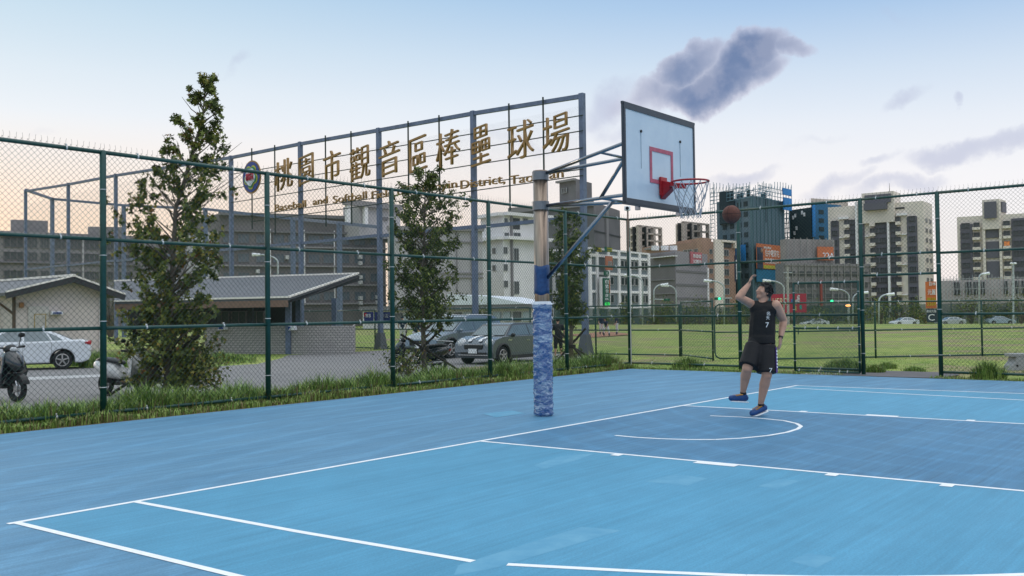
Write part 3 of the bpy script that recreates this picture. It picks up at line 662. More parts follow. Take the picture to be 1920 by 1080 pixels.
# 1 long grey block far left
T = bthing('long grey four-storey apartment block behind the gabled hut at far left', 120, 170)
body(T, [(-160, 150), (262, 172), (360, 180)], (120, 437, 164), -1.8, 14, m_g1)
F = Face(T, P(-160, 570, 150), P(262, 570, 172))
body(T, [(20, 163), (90, 166)], (55, 413, 165), 8, 8, m_g1, 'roof_house'); body(T, [(165, 168), (232, 170)], (200, 425, 169), 8, 8, m_g1, 'roof_house')
for k, (ya, yb) in enumerate(((447, 466), (474, 489), (508, 524))):
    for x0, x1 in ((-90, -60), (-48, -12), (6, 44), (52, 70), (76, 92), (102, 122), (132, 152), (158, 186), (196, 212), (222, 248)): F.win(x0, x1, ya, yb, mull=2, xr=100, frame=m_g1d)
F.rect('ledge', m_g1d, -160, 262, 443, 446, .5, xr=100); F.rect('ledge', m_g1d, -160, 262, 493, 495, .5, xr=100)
for x in (-30, 47, 98, 126, 155, 190, 216): F.rect('pier', m_lg, x-1.5, x+1.5, 446, 590, .4, xr=100)
# 2 dark apartment block centre-left
T = bthing('dark grey five-storey apartment block behind the tiled shelter roof', 560, 158)
body(T, [(352, 160), (412, 150), (724, 162)], (412, 400, 150), -1.8, 14, mat('brown_grey_tile', (.165, .15, .15), .9, scale=.15, var=.2))
F0 = Face(T, P(352, 570, 160), P(412, 570, 150)); F0.rect('end_wall', m_lg, 352, 410, 434, 600, .2, xr=400)  # end wall laid in paler grey, painting the light from the left
F = Face(T, P(412, 570, 150), P(724, 570, 162))
F.rect('cornice', m_g1d, 410, 726, 398, 404, 1.0, xr=412); F.rect('cornice', m_g1d, 410, 726, 430, 434, .6, xr=412)
for k in range(4):
    y0 = 441+k*36
    F.rect('ledge', m_g1, 412, 724, y0+20, y0+23, .7, xr=480)
    for j, x0 in enumerate((418, 446, 480, 512, 540, 578, 606, 634, 664, 694)): F.win(x0, x0+22, y0-2, y0+15, glass=m_glass, frame=m_g1d, mull=1+j % 2, xr=480)
    for x in (506, 570, 626): F.rect('pipe', m_wht, x, x+1.3, y0-12, y0+24, .5, xr=480)
m_ac = mat('ac_white', (.5, .5, .5), .6)
for x, y in ((537, 483), (482, 509), (674, 482), (674, 494), (674, 520), (674, 530), (674, 559), (674, 568), (706, 557), (706, 567)): F.rect('air_conditioner', m_ac, x-3, x+3, y-3.5, y+3.5, 1.0, xr=x)
body(T, [(645, 159), (675, 157), (752, 164)], (675, 385, 157), 14, 8, m_lg, 'roof_tower')
F2 = Face(T, P(675, 570, 156.8), P(752, 570, 163.8)); F2.rect('cornice', m_g1, 643, 753, 378, 388, .8, xr=680)
for x in (651, 684): F2.rect('pier', m_wht, x-3, x+3, 388, 422, .6, xr=680)
# 3 pale plain hall
T = bthing('large plain pale grey hall building with panel joints, right of the dark apartment block', 810, 150)
body(T, [(728, 150), (742, 146), (906, 150)], (742, 428, 146), -1.8, 16, m_lg)
F = Face(T, P(742, 570, 146), P(906, 570, 150)); F.rect('parapet', m_g1, 726, 908, 424, 432, .6, xr=742)
for y in (452, 511, 519): F.rect('band', m_g1, 742, 906, y, y+2.5, .3, xr=800)
for x in (770, 812, 856, 884): F.rect('pier', m_g1, x, x+2, 432, 590, .25, xr=800)
# 4 white stepped block
T = bthing('white stepped apartment block with balconies just left of the hoop pole', 950, 175)
body(T, [(903, 178), (945, 172), (1030, 180)], (955, 402, 173), -1.8, 14, m_wht)
F = Face(T, P(945, 570, 172), P(1030, 570, 180)); FL = Face(T, P(903, 570, 178), P(945, 570, 172))
for X in (F, FL): X.rect('cornice', m_wht, 902 if X is FL else 945, 946 if X is FL else 1032, 398, 404, 1.2, xr=945); X.rect('cornice', m_wht, 902 if X is FL else 945, 946 if X is FL else 1032, 443, 449, 1.4, xr=945)
for x0, x1, y0, y1 in ((946, 952, 409, 421), (981, 990, 409, 421), (946, 954, 436, 446), (963, 976, 436, 447), (943.5, 951, 463, 476), (943.5, 951, 495, 508), (943.5, 951, 526, 539), (963, 972, 465, 490), (963, 972, 527, 552)): F.win(x0+1, x1+1, y0, y1, xr=x0)
for x0, x1, y0, y1 in ((915, 921, 412, 420), (925, 931, 465, 476), (925, 931, 497, 508)): FL.win(x0, x1, y0, y1)
F.rect('recess', m_shade, 961, 976, 409, 430, .1, xr=965); F.rect('downpipe', m_g1, 958, 960, 404, 600, .5, xr=958)
# 5 white framed office block
T = bthing('white-framed grey five-storey block with green vertical shop sign', 1130, 185, name='office_building')
body(T, [(966, 190), (1105, 178), (1218, 200)], (1105, 465, 178), -1.8, 16, mat('blue_grey_wall', (.16, .19, .21), .85, scale=.2, var=.12))
F = Face(T, P(1105, 570, 178), P(1218, 570, 200)); FL = Face(T, P(966, 570, 190), P(1105, 570, 178))
for X, xa, xb, cols in ((F, 1105, 1218, (1106, 1119, 1140, 1160, 1180, 1199, 1216)), (FL, 966, 1105, (971, 1008, 1040, 1072, 1103))):
    for y0, y1 in ((463.5, 467), (475, 480.5), (509, 514), (543.5, 548.5), (576, 580)): X.rect('beam', m_wht, xa, xb, y0, y1, .22, xr=1105)
    for x in cols: X.rect('column', m_wht, x-2, x+2, 465, 600, .3, xr=1105)
m_dg = mat('dark_green_glass', (.02, .03, .032), .6, var=.3, spec=.15)
for y0, y1 in ((485, 501), (518, 533), (552, 568)):
    for x0, x1 in ((1144, 1150), (1164, 1170), (1171, 1176), (1183, 1188), (1190, 1196), (1203, 1208), (1209, 1214)): F.win(x0, x1, y0, y1, glass=m_dg, frame=m_lg, mull=0, xr=1125)
    for x0, x1 in ((978, 986), (1014, 1022), (1080, 1088)): FL.win(x0, x1, y0+2, y1-6, glass=m_dg, xr=1105)
F.win(1107, 1113, 486, 496); F.win(1107, 1113, 519, 528); F.win(1107, 1113, 553, 562)
# its signs
m_sg = mat('sign_green', (.01, .10, .06), .5, var=0); m_yel = mat('sign_yellow', (.55, .48, .03), .5, var=0); m_blk = mat('sign_black', (.012, .012, .014), .5, var=0); m_org = mat('sign_orange', (.52, .14, .045), .6, scale=2, var=.12)
def board(label, F, x0, x1, y0, y1, mt, texts, name='shop_sign', cat='sign', out=1.3, group=None, xr=None):
    xr = xr if xr is not None else (x0+x1)/2
    a, b = F.at(x0, y1), F.at(x1, y1); t_ = thing(name, label, cat, tuple((a+b)/2+F.n*out), group=group); old = F.T; F.T = t_
    F.rect('panel', mt, x0, x1, y0, y1, .25, out, xr)
    for s, mt2, tx0, tx1, ty0, ty1 in texts:
        A = F.at(tx0, (ty0+ty1)/2); B = F.at(tx1, (ty0+ty1)/2); zt, zb = F.at((tx0+tx1)/2, ty0).z, F.at((tx0+tx1)/2, ty1).z; e = V((B.x-A.x, B.y-A.y, 0)); c = F.at((tx0+tx1)/2, (ty0+ty1)/2)+F.n*(out+.30)
        text(s, c, e, UPV, e.length, zt-zb, mt2, t_, ext=.03)
    F.T = old; return t_
F.rect('sign_bracket', m_wht, 1116, 1132, 520, 577, .3, .9, xr=1125)
m_led = mat('led_green', (.02, .5, .08), .5, var=0, emit=((.05, 1, .15), .7))
board('green vertical clinic sign with white characters on the white-framed block', F, 1119, 1130, 522, 575, m_sg, [('白', m_white, 1121, 1127, 525, 532), ('鷺', m_white, 1121, 1127, 534, 541), ('信', m_white, 1121, 1127, 543, 549), ('診', m_white, 1121, 1127, 551, 557), ('所', m_white, 1121, 1127, 559, 563), ('69', m_led, 1120, 1129, 567, 574), ('|', m_org, 1128.4, 1129.4, 525, 550)])
board('small green square sign above the green vertical clinic sign', F, 1121, 1129, 509, 517, m_sg, [('L', m_white, 1123.5, 1127, 511, 515)])
board('black sign with yellow lettering on the parapet, left one of two', F, 1104, 1114.5, 464, 473, m_blk, [('河油行', m_yel, 1105, 1114, 465, 468.5), ('02-431', m_yel, 1105, 1114, 470, 472.5)])
board('yellow-lettered sign on the parapet above the orange banner', F, 1123, 1135, 464, 473, m_sg, [('室內裝', m_yel, 1124, 1134, 465, 468.5), ('設計', m_yel, 1125, 1134, 470, 472.5)])
board('faded orange banner hung on the white-framed block', F, 1124, 1136, 481, 507, mat('faded_orange_cloth', (.40, .15, .09), .8, scale=2), [('招租', m_conc, 1126, 1134, 490, 500)])
# 6 tall dark block with roof house
T = bthing('tall windowless dark grey block with roof house behind the white-framed block', 1120, 250)
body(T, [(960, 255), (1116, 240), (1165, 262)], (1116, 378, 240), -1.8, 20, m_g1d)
body(T, [(1052, 248), (1083, 243), (1113, 252)], (1083, 334, 243), 20, 8, m_g1d, 'roof_house')
F = Face(T, P(1116, 570, 240), P(1165, 570, 262)); FL = Face(T, P(960, 570, 255), P(1116, 570, 240))
F.rect('pier', m_g1, 1136, 1140, 384, 470, .5, xr=1116)
for y in (432,): F.rect('joint', m_shade, 1116, 1165, y, y+2, .2, xr=1116)
FL.rect('cornice', m_g1, 958, 1116, 376, 386, .8, xr=1116); FL.rect('cornice', m_wht, 960, 1100, 404, 407, .8, xr=1100)
F3 = Face(T, P(1052, 570, 247.5), P(1083, 570, 242.5)); F3.rect('cornice', m_g1, 1050, 1084, 334, 338, 1, xr=1083); F3.win(1056, 1066, 349, 358, xr=1083)
for x0, x1 in ((1000, 1016), (1020, 1042)): FL.win(x0, x1, 414, 422, xr=1060)
# 7/8 unfinished concrete frame blocks
def frame_block(label, front, cols, ys, back=8, grp='unfinished concrete frame towers'):
    T = bthing(label, front[0][0], front[0][1], name='unfinished_building')
    for i in range(len(front)-1):
        (xa, Da), (xb, Db) = front[i], front[i+1]; F = Face(T, P(xa, 570, Da), P(xb, 570, Db)); xr = front[1][0]
        for y in ys: F.rect('floor_slab', m_conc2, xa, xb, y, y+3, 1.2, -1, xr=xr)
        n = cols[i]
        for k in range(n+1): x = xa+(xb-xa)*k/n; F.rect('column', m_conc2, max(xa, x-2), min(xb, x+2), ys[0], ys[-1], 1.3, -1.1, xr=xr)
        F.rect('interior', m_shade, xa+1, xb-1, ys[0]+2, ys[-1], .3, -3, xr=xr)
    return T
a = frame_block('unfinished concrete frame block with open storeys, left of two', [(1183, 350), (1200, 340), (1243, 352)], (1, 3), (422, 435, 448, 460, 472))
b = frame_block('unfinished concrete frame block with open storeys beside the backboard net', [(1270, 350), (1285, 340), (1332, 352)], (2, 3), (415, 430, 443, 458, 472))
for t_ in (a, b): t_['group'] = 'unfinished concrete frame towers'
# 9 orange-brown block
T = bthing('orange-brown tiled apartment block behind the plain grey building', 1320, 300)
body(T, [(1205, 320), (1318, 292), (1380, 306)], (1330, 452, 293), -1.8, 18, m_brn)
body(T, [(1270, 308), (1318, 291), (1336, 296)], (1318, 445, 291), 16, 10, m_brn, 'upper_wall')
F = Face(T, P(1318, 570, 292), P(1380, 570, 306)); FL = Face(T, P(1205, 570, 320), P(1318, 570, 292))
F.rect('stair_strip', m_bei, 1339, 1356, 448, 600, .5, xr=1330); F.rect('roof_frame', m_bei, 1352, 1379, 448, 452, .8, xr=1330); F.rect('roof_opening', m_shade, 1357, 1372, 452, 462, .3, xr=1330); F.rect('column', m_bei, 1376, 1379, 450, 462, .8, xr=1330)
for k in range(7):
    y = 467+k*18.3; F.win(1358.5, 1367.5, y, y+12, xr=1345); F.win(1331, 1337, y, y+9, xr=1330)
    for x in (1343.5, 1348.5): F.win(x, x+2.5, y-2, y+11, mull=0, xr=1345)
for x0, x1, y0, y1 in ((1283, 1300, 467, 476), (1303, 1316, 467, 478)): FL.win(x0, x1, y0, y1, xr=1300)
FL.rect('cornice', m_g1, 1214, 1250, 463, 466, 1, xr=1240)
# 10 grey building with banner
T = bthing('plain grey four-storey building with blank side wall and rooftop tanks', 1270, 230)
body(T, [(1216, 232), (1268, 222), (1328, 238)], (1268, 470, 222), -1.8, 16, mat('mid_grey_wall', (.27, .25, .27), .85, scale=.1, var=.08))
FL = Face(T, P(1216, 570, 232), P(1268, 570, 222)); F = Face(T, P(1268, 570, 222), P(1328, 570, 238))
FL.rect('face', mat('dull_brown_tile', (.20, .18, .18), .85, var=.1), 1218, 1267, 474, 600, .2, xr=1268)
for y in (487, 513, 539, 563):
    FL.win(1219, 1229, y, y+10, frame=m_wht, mull=1, bar=1, xr=1240); FL.win(1242.5, 1265, y, y+10, frame=m_wht, mull=3, bar=1, xr=1240); FL.rect('ledge', m_g1, 1217, 1267, y+11, y+13, .5, xr=1240)
FL.rect('canopy', m_wht, 1228, 1272, 481, 482.5, 1.4, xr=1250)
for y in (508, 533, 558): F.rect('band', m_g1d, 1269, 1327, y, y+4, .12, xr=1300)
F.rect('corner_trim', m_wht, 1326, 1328, 500, 600, .3, xr=1300)
for x in (1230, 1248, 1264):
    q = P(x, 470, 228); MB().tube([q-V((.9, .3, 0)), q-V((.9, .3, -1.1))], .9, n=12).build('water_tank', m_wht, T)
board('faded pink poster with white lettering on the blank grey side wall', F, 1294, 1315, 473, 497, mat('faded_pink', (.42, .13, .15), .8, scale=2, var=.3), [('新建案', m_white, 1297, 1312, 477, 484), ('公開中', m_white, 1297, 1312, 487, 494)], name='poster', cat='poster', out=.1)
# 11 blue netted tower with scaffolding
m_net = mat('dark_teal_netting', (.07, .125, .165), .85, scale=.25, col2=(.12, .175, .215), streak=(2, 2, .25))
m_blue = mat('bright_blue_tarp', (.01, .16, .42), .6, scale=.6, var=.3)
m_scaf = mat('scaffold_steel', (.10, .20, .26), .6, var=0)
T = bthing('tall tower under construction wrapped in teal netting with scaffolding on top', 1400, 320, name='construction_tower')
body(T, [(1347, 328), (1413, 310), (1474, 330)], (1413, 366, 310), -1.8, 20, m_net, 'netted_wall')
FL = Face(T, P(1347, 570, 328), P(1413, 570, 310)); F = Face(T, P(1413, 570, 310), P(1474, 570, 330))
m_dknet = mat('dark_net_and_shade', (.022, .04, .05), .9, var=.2)  # dark netting colour, also painting the shade in window openings
for k in range(8):
    for x in (1358, 1372, 1386, 1398): FL.rect('window_opening', m_dknet, x, x+7, 381+k*19, 390+k*19, .15, xr=1380)
for x in (1389, 1410): FL.rect('net_seam', mat('net_seam', (.08, .15, .18), .9), x, x+3, 368, 600, .2, xr=1413)
for k in range(9): F.rect('net_seam', MATS['net_seam'], 1414+k*7, 1415+k*7, 366, 600, .2, xr=1413)
m = MB()
def lattice(F, xa, xb, y0, y1, n, rows, out=1.5, xr=None, r=.10):
    for k in range(n+1):
        x = xa+(xb-xa)*k/n; a = F.at(x, y0+random.uniform(-5, 3)); zb = F.at(xr or x, y1).z; b = V((a.x, a.y, zb)); m.tube([a+F.n*out, b+F.n*out], r, n=4)
    for j in range(rows+1):
        y = y0+3+(y1-y0-3)*j/rows; a, b = F.at(xa, y), F.at(xb, y); z = F.at(xr or xa, y).z; a.z = b.z = z; m.tube([a+F.n*out, b+F.n*out], r, n=4)
    for k in range(n):
        x = xa+(xb-xa)*k/n; x2 = xa+(xb-xa)*(k+1)/n; a, b = F.at(x, y1), F.at(x2, y0+4); m.tube([a+F.n*out, b+F.n*out], r*.7, n=3)
lattice(FL, 1338, 1413, 346, 370, 12, 3, xr=1413); lattice(F, 1413, 1476, 345, 370, 12, 3, xr=1413); lattice(FL, 1338, 1346, 350, 470, 1, 16, xr=1346); lattice(FL, 1338, 1413, 346, 366, 6, 2, out=-6, xr=1413); lattice(F, 1413, 1476, 345, 366, 6, 2, out=-6, xr=1413)
m.build('scaffold', m_scaf, T)
for x0, x1, h in ((1352, 1380, 8), (1404, 1411, 10), (1384, 1398, 4), (1430, 1440, 4)): body(T, [(x0, 322), (x1, 318)], ((x0+x1)/2, 366-h, 320), 30, 5, m_dknet, 'roof_stump')
F.rect('blue_tarp', m_blue, 1461, 1477, 355, 367, .4, 1.8, xr=1465); F.rect('blue_tarp', m_blue, 1462, 1477, 372, 395, .4, 1.8, xr=1465)
FL.rect('blue_tarp', m_blue, 1380, 1388, 460, 494, .4, 1, xr=1390); FL.rect('blue_tarp', m_blue, 1396, 1405, 460, 494, .4, 1, xr=1390)
m_bill = mat('billboard_orange', (.50, .15, .06), .6, scale=1, var=.1)
bl = board('orange property billboard with a suited man, hung on the netted tower', F, 1414, 1459, 459, 505, m_bill, [('住中壢買宅', m_white, 1428, 1454, 469, 482), ('民生路純住宅', m_white, 1428, 1454, 485, 495), ('輕鬆購屋', m_white, 1425, 1439, 463, 467), ('大眾建設 現場', m_blk, 1427, 1452, 499, 503.5)], name='billboard', cat='billboard', out=1.0)
F.T = bl; F.rect('panel', mat('bill_dark', (.03, .05, .09), .6), 1414, 1424, 466, 505, .25, 1.25, xr=1436); F.rect('portrait', mat('portrait_suit', (.02, .03, .06), .7), 1415, 1422, 478, 496, .1, 1.55, xr=1436)
q = F.at(1419, 470)+F.n*1.6; MB().ell(q, (.45, .45, .75), 10, 8).build('portrait', mat('portrait_skin', (.35, .22, .16), .7), bl)
F.rect('panel', mat('bill_yellow_strip', (.42, .40, .05), .6), 1426, 1453, 498, 504, .1, 1.27, xr=1436)
F.T = T; board('plain blue panel hung under the orange billboard', F, 1414, 1452, 506, 529, mat('flat_blue_panel', (.015, .14, .26), .7, scale=.5), [('11', m_white, 1429, 1433, 524, 527.5)], name='billboard', cat='billboard', out=.9)
F4 = Face(T, P(1366, 570, 298), P(1384, 570, 301))
board('narrow dark vertical banner between the brown block and the netted tower', F4, 1377, 1380, 479, 528, mat('navy_banner', (.02, .025, .06), .6), [('預售別墅', m_white, 1377.6, 1379.4, 486, 524)], name='banner', cat='banner', out=.2)
# 12 second netted tower
T = bthing('half-built tower with dark netting, blue sheeting and a broken roofline', 1540, 335, name='construction_tower')
body(T, [(1483, 345), (1524, 335), (1600, 350)], (1524, 388, 335), -1.8, 16, m_dknet, 'netted_wall')
F = Face(T, P(1524, 570, 335), P(1600, 570, 350)); FL = Face(T, P(1483, 570, 345), P(1524, 570, 335))
body(T, [(1524, 338), (1594, 347)], (1560, 373, 342), 30, 6, m_conc2, 'roof_stump')
F.rect('blue_sheet', mat('deep_blue_sheet', (.02, .12, .24), .7, scale=.2, var=.25), 1526, 1600, 382, 462, .3, .2, xr=1540); F.rect('blue_tarp', m_blue, 1523, 1528, 384, 445, .3, .6, xr=1530)
for k in range(5): F.rect('window_opening', m_dknet, 1536, 1545, 394+k*16, 402+k*16, .15, .5, xr=1540)
for x, y in ((1493, 399), (1506, 395), (1510, 399), (1495, 423), (1489, 402), (1491, 432)): FL.rect('painted_light_gap', m_wht, x, x+3, y, y+7, .2, xr=1505)  # white panels painting daylight through gaps in the netting
m = MB(); lattice(FL, 1476, 1486, 388, 500, 2, 12, xr=1486, r=.16); m.build('scaffold', m_scaf, T)
# 13 low building under grey netting
m_gnet = mat('grey_netting', (.17, .16, .165), .95, scale=.15, col2=(.25, .235, .23), streak=(1, 1, .25))
T = bthing('wide low building under construction wrapped in grey scaffold netting', 1560, 230, name='construction_building')
body(T, [(1455, 232), (1470, 226), (1634, 238)], (1550, 494, 232), -1.8, 16, m_gnet, 'netted_wall')
body(T, [(1465, 250), (1476, 246), (1567, 252)], (1520, 448, 248), 5, 8, mat('grey_netting_light', (.27, .25, .24), .95, scale=.2, var=.2), 'netted_wall')
F = Face(T, P(1470, 570, 226), P(1634, 570, 238))
for j in range(4):
    for k in range(9): F.rect('window_opening', mat('netted_opening', (.075, .08, .08), .95, var=.2), 1480+k*17, 1491+k*17, 509+j*21, 518+j*21, .1, .05, xr=1550)
for k in range(14): F.rect('net_seam', mat('grey_seam', (.27, .265, .25), .9), 1473+k*12.2, 1473.8+k*12.2, 494, 600, .2, .1, xr=1550)
for j in range(6): F.rect('net_seam', MATS['grey_seam'], 1470, 1634, 498+j*15, 498.7+j*15, .2, .1, xr=1550)
F.rect('red_strip', mat('dull_red_strip', (.30, .06, .045), .8), 1535, 1538.5, 525, 575, .3, .4, xr=1550)
T2_ = T; F5 = Face(T, P(1476, 570, 245.5), P(1567, 570, 251.5))
board('orange banner reading 22 on the grey netted building', F5, 1532, 1562, 463, 488, m_bill, [('22A', m_white, 1540, 1561, 474, 485)], name='banner', cat='banner', out=.3)
for k in range(8): F5.rect('net_seam', MATS['grey_seam'], 1478+k*12, 1478.8+k*12, 446, 500, .2, .1, xr=1520)
# 14 beige tower
T = bthing('beige and dark grey eleven-storey apartment tower beyond the doorway', 1650, 300)
body(T, [(1556, 312), (1735, 296), (1752, 306)], (1735, 376, 296), -1.8, 22, m_bei)
F = Face(T, P(1556, 570, 312), P(1735, 570, 296)); FR = Face(T, P(1735, 570, 296), P(1752, 570, 306)); X0 = 1650
body(T, [(1620, 305), (1680, 299), (1693, 306)], (1660, 359, 301), 28, 10, m_bei, 'roof_tower')
Fz = Face(T, P(1620, 570, 304.9), P(1680, 570, 298.9)); Fz.rect('dark_panel', m_dk, 1626, 1675, 364, 380, .4, xr=1655); Fz.rect('dark_panel', m_dk, 1626, 1668, 380, 393, 1.6, xr=1655)
for x0, x1 in ((1561, 1576), (1612, 1624), (1704, 1723)): F.rect('dark_panel', m_dk, x0, x1, 410, 600, .4, xr=X0)
for x0, x1 in ((1596, 1609), (1643, 1666), (1673, 1684)): F.rect('dark_panel', m_dk, x0, x1, 410, 600, .4, xr=X0)
for x in (1609, 1668): F.rect('pier', m_wht, x, x+4, 376, 600, 1.6, xr=X0)
for j in range(10):
    y = 409+j*18.6
    for x0, x1 in ((1587, 1606), (1635, 1652), (1652, 1666), (1673, 1692), (1563, 1574), (1613, 1623), (1707, 1721)): F.win(x0, x1, y, y+9, mull=2, xr=X0, thick=.9, frame=m_dk)
    for x0, x1 in ((1587, 1597), (1635, 1645), (1684, 1693)): F.rect('balcony', m_bei, x0, x1, y+9, y+15, 1.6, xr=X0)
    for x0 in (1738, 1745): FR.win(x0, x0+4, y, y+8, xr=1735, frame=m_lg)
for j in (2, 5, 8):
    y = 404+j*18.6
    for x0, x1 in ((1577, 1595), (1625, 1643), (1686, 1703)): F.rect('pale_band', m_wht, x0, x1, y, y+1.8, .9, xr=X0)
for x0, x1 in ((1576, 1595), (1625, 1650), (1685, 1705)): F.rect('pale_band', m_wht, x0, x1, 403, 407, .9, xr=X0)
q = P(1668, 359, 300); MB().tube([q, q+V((0, 0, 2.6))], [.12, .04], n=5).build('antenna', m_g1d, T)
F.rect('slot', m_shade, 1681, 1700, 388, 391, .2, xr=1700)
# 15 right tower
T = bthing('beige and dark grey apartment tower at the right edge with a raised stair core', 1860, 300)
body(T, [(1798, 302), (1955, 290), (1990, 320)], (1860, 403, 297), -1.8, 22, m_bei)
F = Face(T, P(1798, 570, 302), P(1955, 570, 290)); X0 = 1860
body(T, [(1846, 297), (1878, 294), (1891, 300)], (1862, 373, 295), 25, 8, m_bei, 'stair_core')
Fz = Face(T, P(1846, 570, 296.5), P(1878, 570, 293.5)); Fz.rect('dark_panel', m_dk, 1850, 1873, 378, 409, .5, xr=1862)
Fy = Face(T, P(1878, 570, 294), P(1891, 570, 300)); Fy.rect('dark_panel', m_dk, 1881, 1889, 379, 398, .4, xr=1880)
for y0, y1 in ((416, 446), (453, 484), (490, 521)): F.rect('dark_panel', m_dk, 1852, 1876, y0, y1, .6, xr=X0)
F.rect('pier', m_bei, 1846, 1851, 409, 600, 1.2, xr=X0); F.rect('pier', m_bei, 1877, 1882, 409, 600, 1.2, xr=X0)
F.rect('dark_panel', m_dk, 1804, 1827, 418, 600, .5, xr=X0); F.rect('dark_panel', m_dk, 1900, 1926, 412, 600, .5, xr=X0)
for j in range(7):
    y = 416+j*18.8
    for x0, x1 in ((1806, 1822), (1829, 1840), (1885, 1897), (1903, 1914), (1915, 1925)): F.win(x0, x1, y, y+9, xr=X0, thick=.8, frame=m_dk)
    F.rect('balcony', m_bei, 1827, 1842, y+9, y+14, 1.6, xr=X0); F.rect('balcony', m_bei, 1884, 1899, y+9, y+14, 1.6, xr=X0)
F.win(1885, 1897, 453.6, 462.6, glass=mat('lit_window', (.4, .15, .05), .5, var=0, emit=((1, .35, .1), .35)), frame=m_dk, xr=X0, thick=.9)
# 16 low concrete site
T = bthing('low raw concrete construction site with scaffold poles at the right edge', 1850, 210, name='construction_site')
body(T, [(1763, 215), (1950, 205)], (1850, 524, 210), -1.8, 10, mat('pinkish_formwork', (.38, .33, .34), .95, scale=.3, col2=(.48, .42, .42)), 'formwork')
F = Face(T, P(1763, 570, 215), P(1950, 570, 205))
for x0, x1 in ((1811, 1822), (1826, 1834), (1840, 1847), (1883, 1890), (1903, 1911), (1915, 1925), (1789, 1800)): F.rect('opening', m_shade, x0, x1, 528, 552, .3, xr=1850)
m = MB(); lattice(F, 1765, 1945, 519, 560, 30, 2, xr=1850, r=.05); m.build('scaffold', m_frame, T)
# 17 white low shed behind the field, left of pole
T = bthing('low white shed with long curved metal roof across the field', 900, 120, z=-.5, name='shed', cat='shed')
body(T, [(680, 122), (1002, 112)], (850, 578, 118), -.6, 8, m_wht)
pr = []
F = Face(T, P(680, 570, 122), P(1002, 570, 112))
a, b = F.at(846, 552), F.at(925, 556); c_, d_ = F.at(996, 570), F.at(846, 572)
MB().prism([a+F.n, b+F.n, c_+F.n, d_+F.n], -F.n*9).build('metal_roof', mat('white_metal_roof', (.66, .70, .75), .45, var=.05), T)
F.rect('gutter_band', m_g1d, 680, 1004, 572, 581, .9, xr=860)
for k in range(17): F.rect('bay_door', mat('pale_roller', (.40, .45, .50), .6, scale=1) if k % 3 else m_g1d, 686+k*18.5, 699+k*18.5, 586, 603, .3, xr=860)
# ---- near buildings: gabled hut, tiled shelter
m_tile = mat('grey_roof_tile', (.06, .063, .075), .6, scale=7, col2=(.15, .155, .17), bump=.8, bscale=9, streak=(1, 1, 5))
m_trim = mat('pale_roof_trim', (.80, .76, .70), .6); m_hut = mat('cream_wall', (.58, .52, .49), .9, scale=.8, var=.08)
hut = thing('gabled_hut', 'cream gabled hut with grey roof and faint white door behind the white sedan', 'hut', tuple(P(110, 668, 41)))
zb = -.40
la, ap, rb = P(4, 549, 39.2), P(131, 519, 41), P(226, 553, 42.4)
F = Face(hut, P(28, 600, 39.6), P(187, 600, 41.8)); inn = -F.n*.5
bkv = V((P(-95, 536, 50)-ap).x, ) if False else (P(-95, 533, 49.5)-ap); bkv.z = 0
wl, wr, wa = F.at(29, 553), F.at(187, 545), F.at(131, 528)
MB().prism([V((wl.x, wl.y, zb)), V((wr.x, wr.y, zb)), wr, wa, wl], bkv).build('wall', m_hut, hut)
th = V((0, 0, -.13)); fo = F.n*.55
for a_, b_ in ((la, ap), (ap, rb)):
    MB().prism([a_+fo, b_+fo, b_+fo+th, a_+fo+th], bkv-fo).build('roof', m_tile, hut)
    MB().bar(a_+fo*1.06+V((0, 0, .03)), b_+fo*1.06+V((0, 0, .03)), .05, .07).build('roof_trim', m_trim, hut)
    MB().bar(a_+fo*1.02+V((0, 0, -.14)), b_+fo*1.02+V((0, 0, -.14)), .07, .22).build('barge_board', m_shade, hut)
MB().bar(ap+fo+V((0, 0, .05)), ap+bkv+V((0, 0, .05)), .14, .10).build('ridge', m_trim, hut)
F.rect('door', mat('off_white_door', (.52, .50, .47), .7), 52, 91, 574, 668, .05, .02, xr=80); F.rect('lamp_box', mat('brown_box', (.28, .14, .06), .7), 35, 43, 567, 577, .15, .02)
for x in (60, 81): F.rect('handrail', mat('yellow_pipe', (.35, .26, .08), .6), x, x+1.2, 589, 640, .05, .3)
F.rect('handrail', MATS['yellow_pipe'], 60, 82, 588.5, 590, .05, .3); F.rect('downpipe', m_wht, 185, 187, 560, 668, .1, .02)
m_bluep = mat('sign_blue', (.02, .06, .30), .6, var=0)
board('small white sign with blue characters on the cream hut wall', F, 93, 114, 584, 590, m_white, [('回收區', m_bluep, 96, 112, 585, 589)], out=.03, name='wall_sign')
MB().prism([V((*F.at(-30, 600)[:2], zb))-F.n*1.5, V((*F.at(27, 600)[:2], zb))-F.n*1.5, V((*F.at(27, 600)[:2], 1.9))-F.n*1.5, V((*F.at(-30, 600)[:2], 1.9))-F.n*1.5], -F.n*2).build('porch_wall', m_hut, hut)
MB().tube([F.at(26, 668), F.at(26, 553)], .07).build('porch_post', mat('brown_timber', (.10, .07, .05), .8), hut); MB().tube([F.at(24, 588), F.at(-2, 568)], .05).build('porch_brace', MATS['brown_timber'], hut)
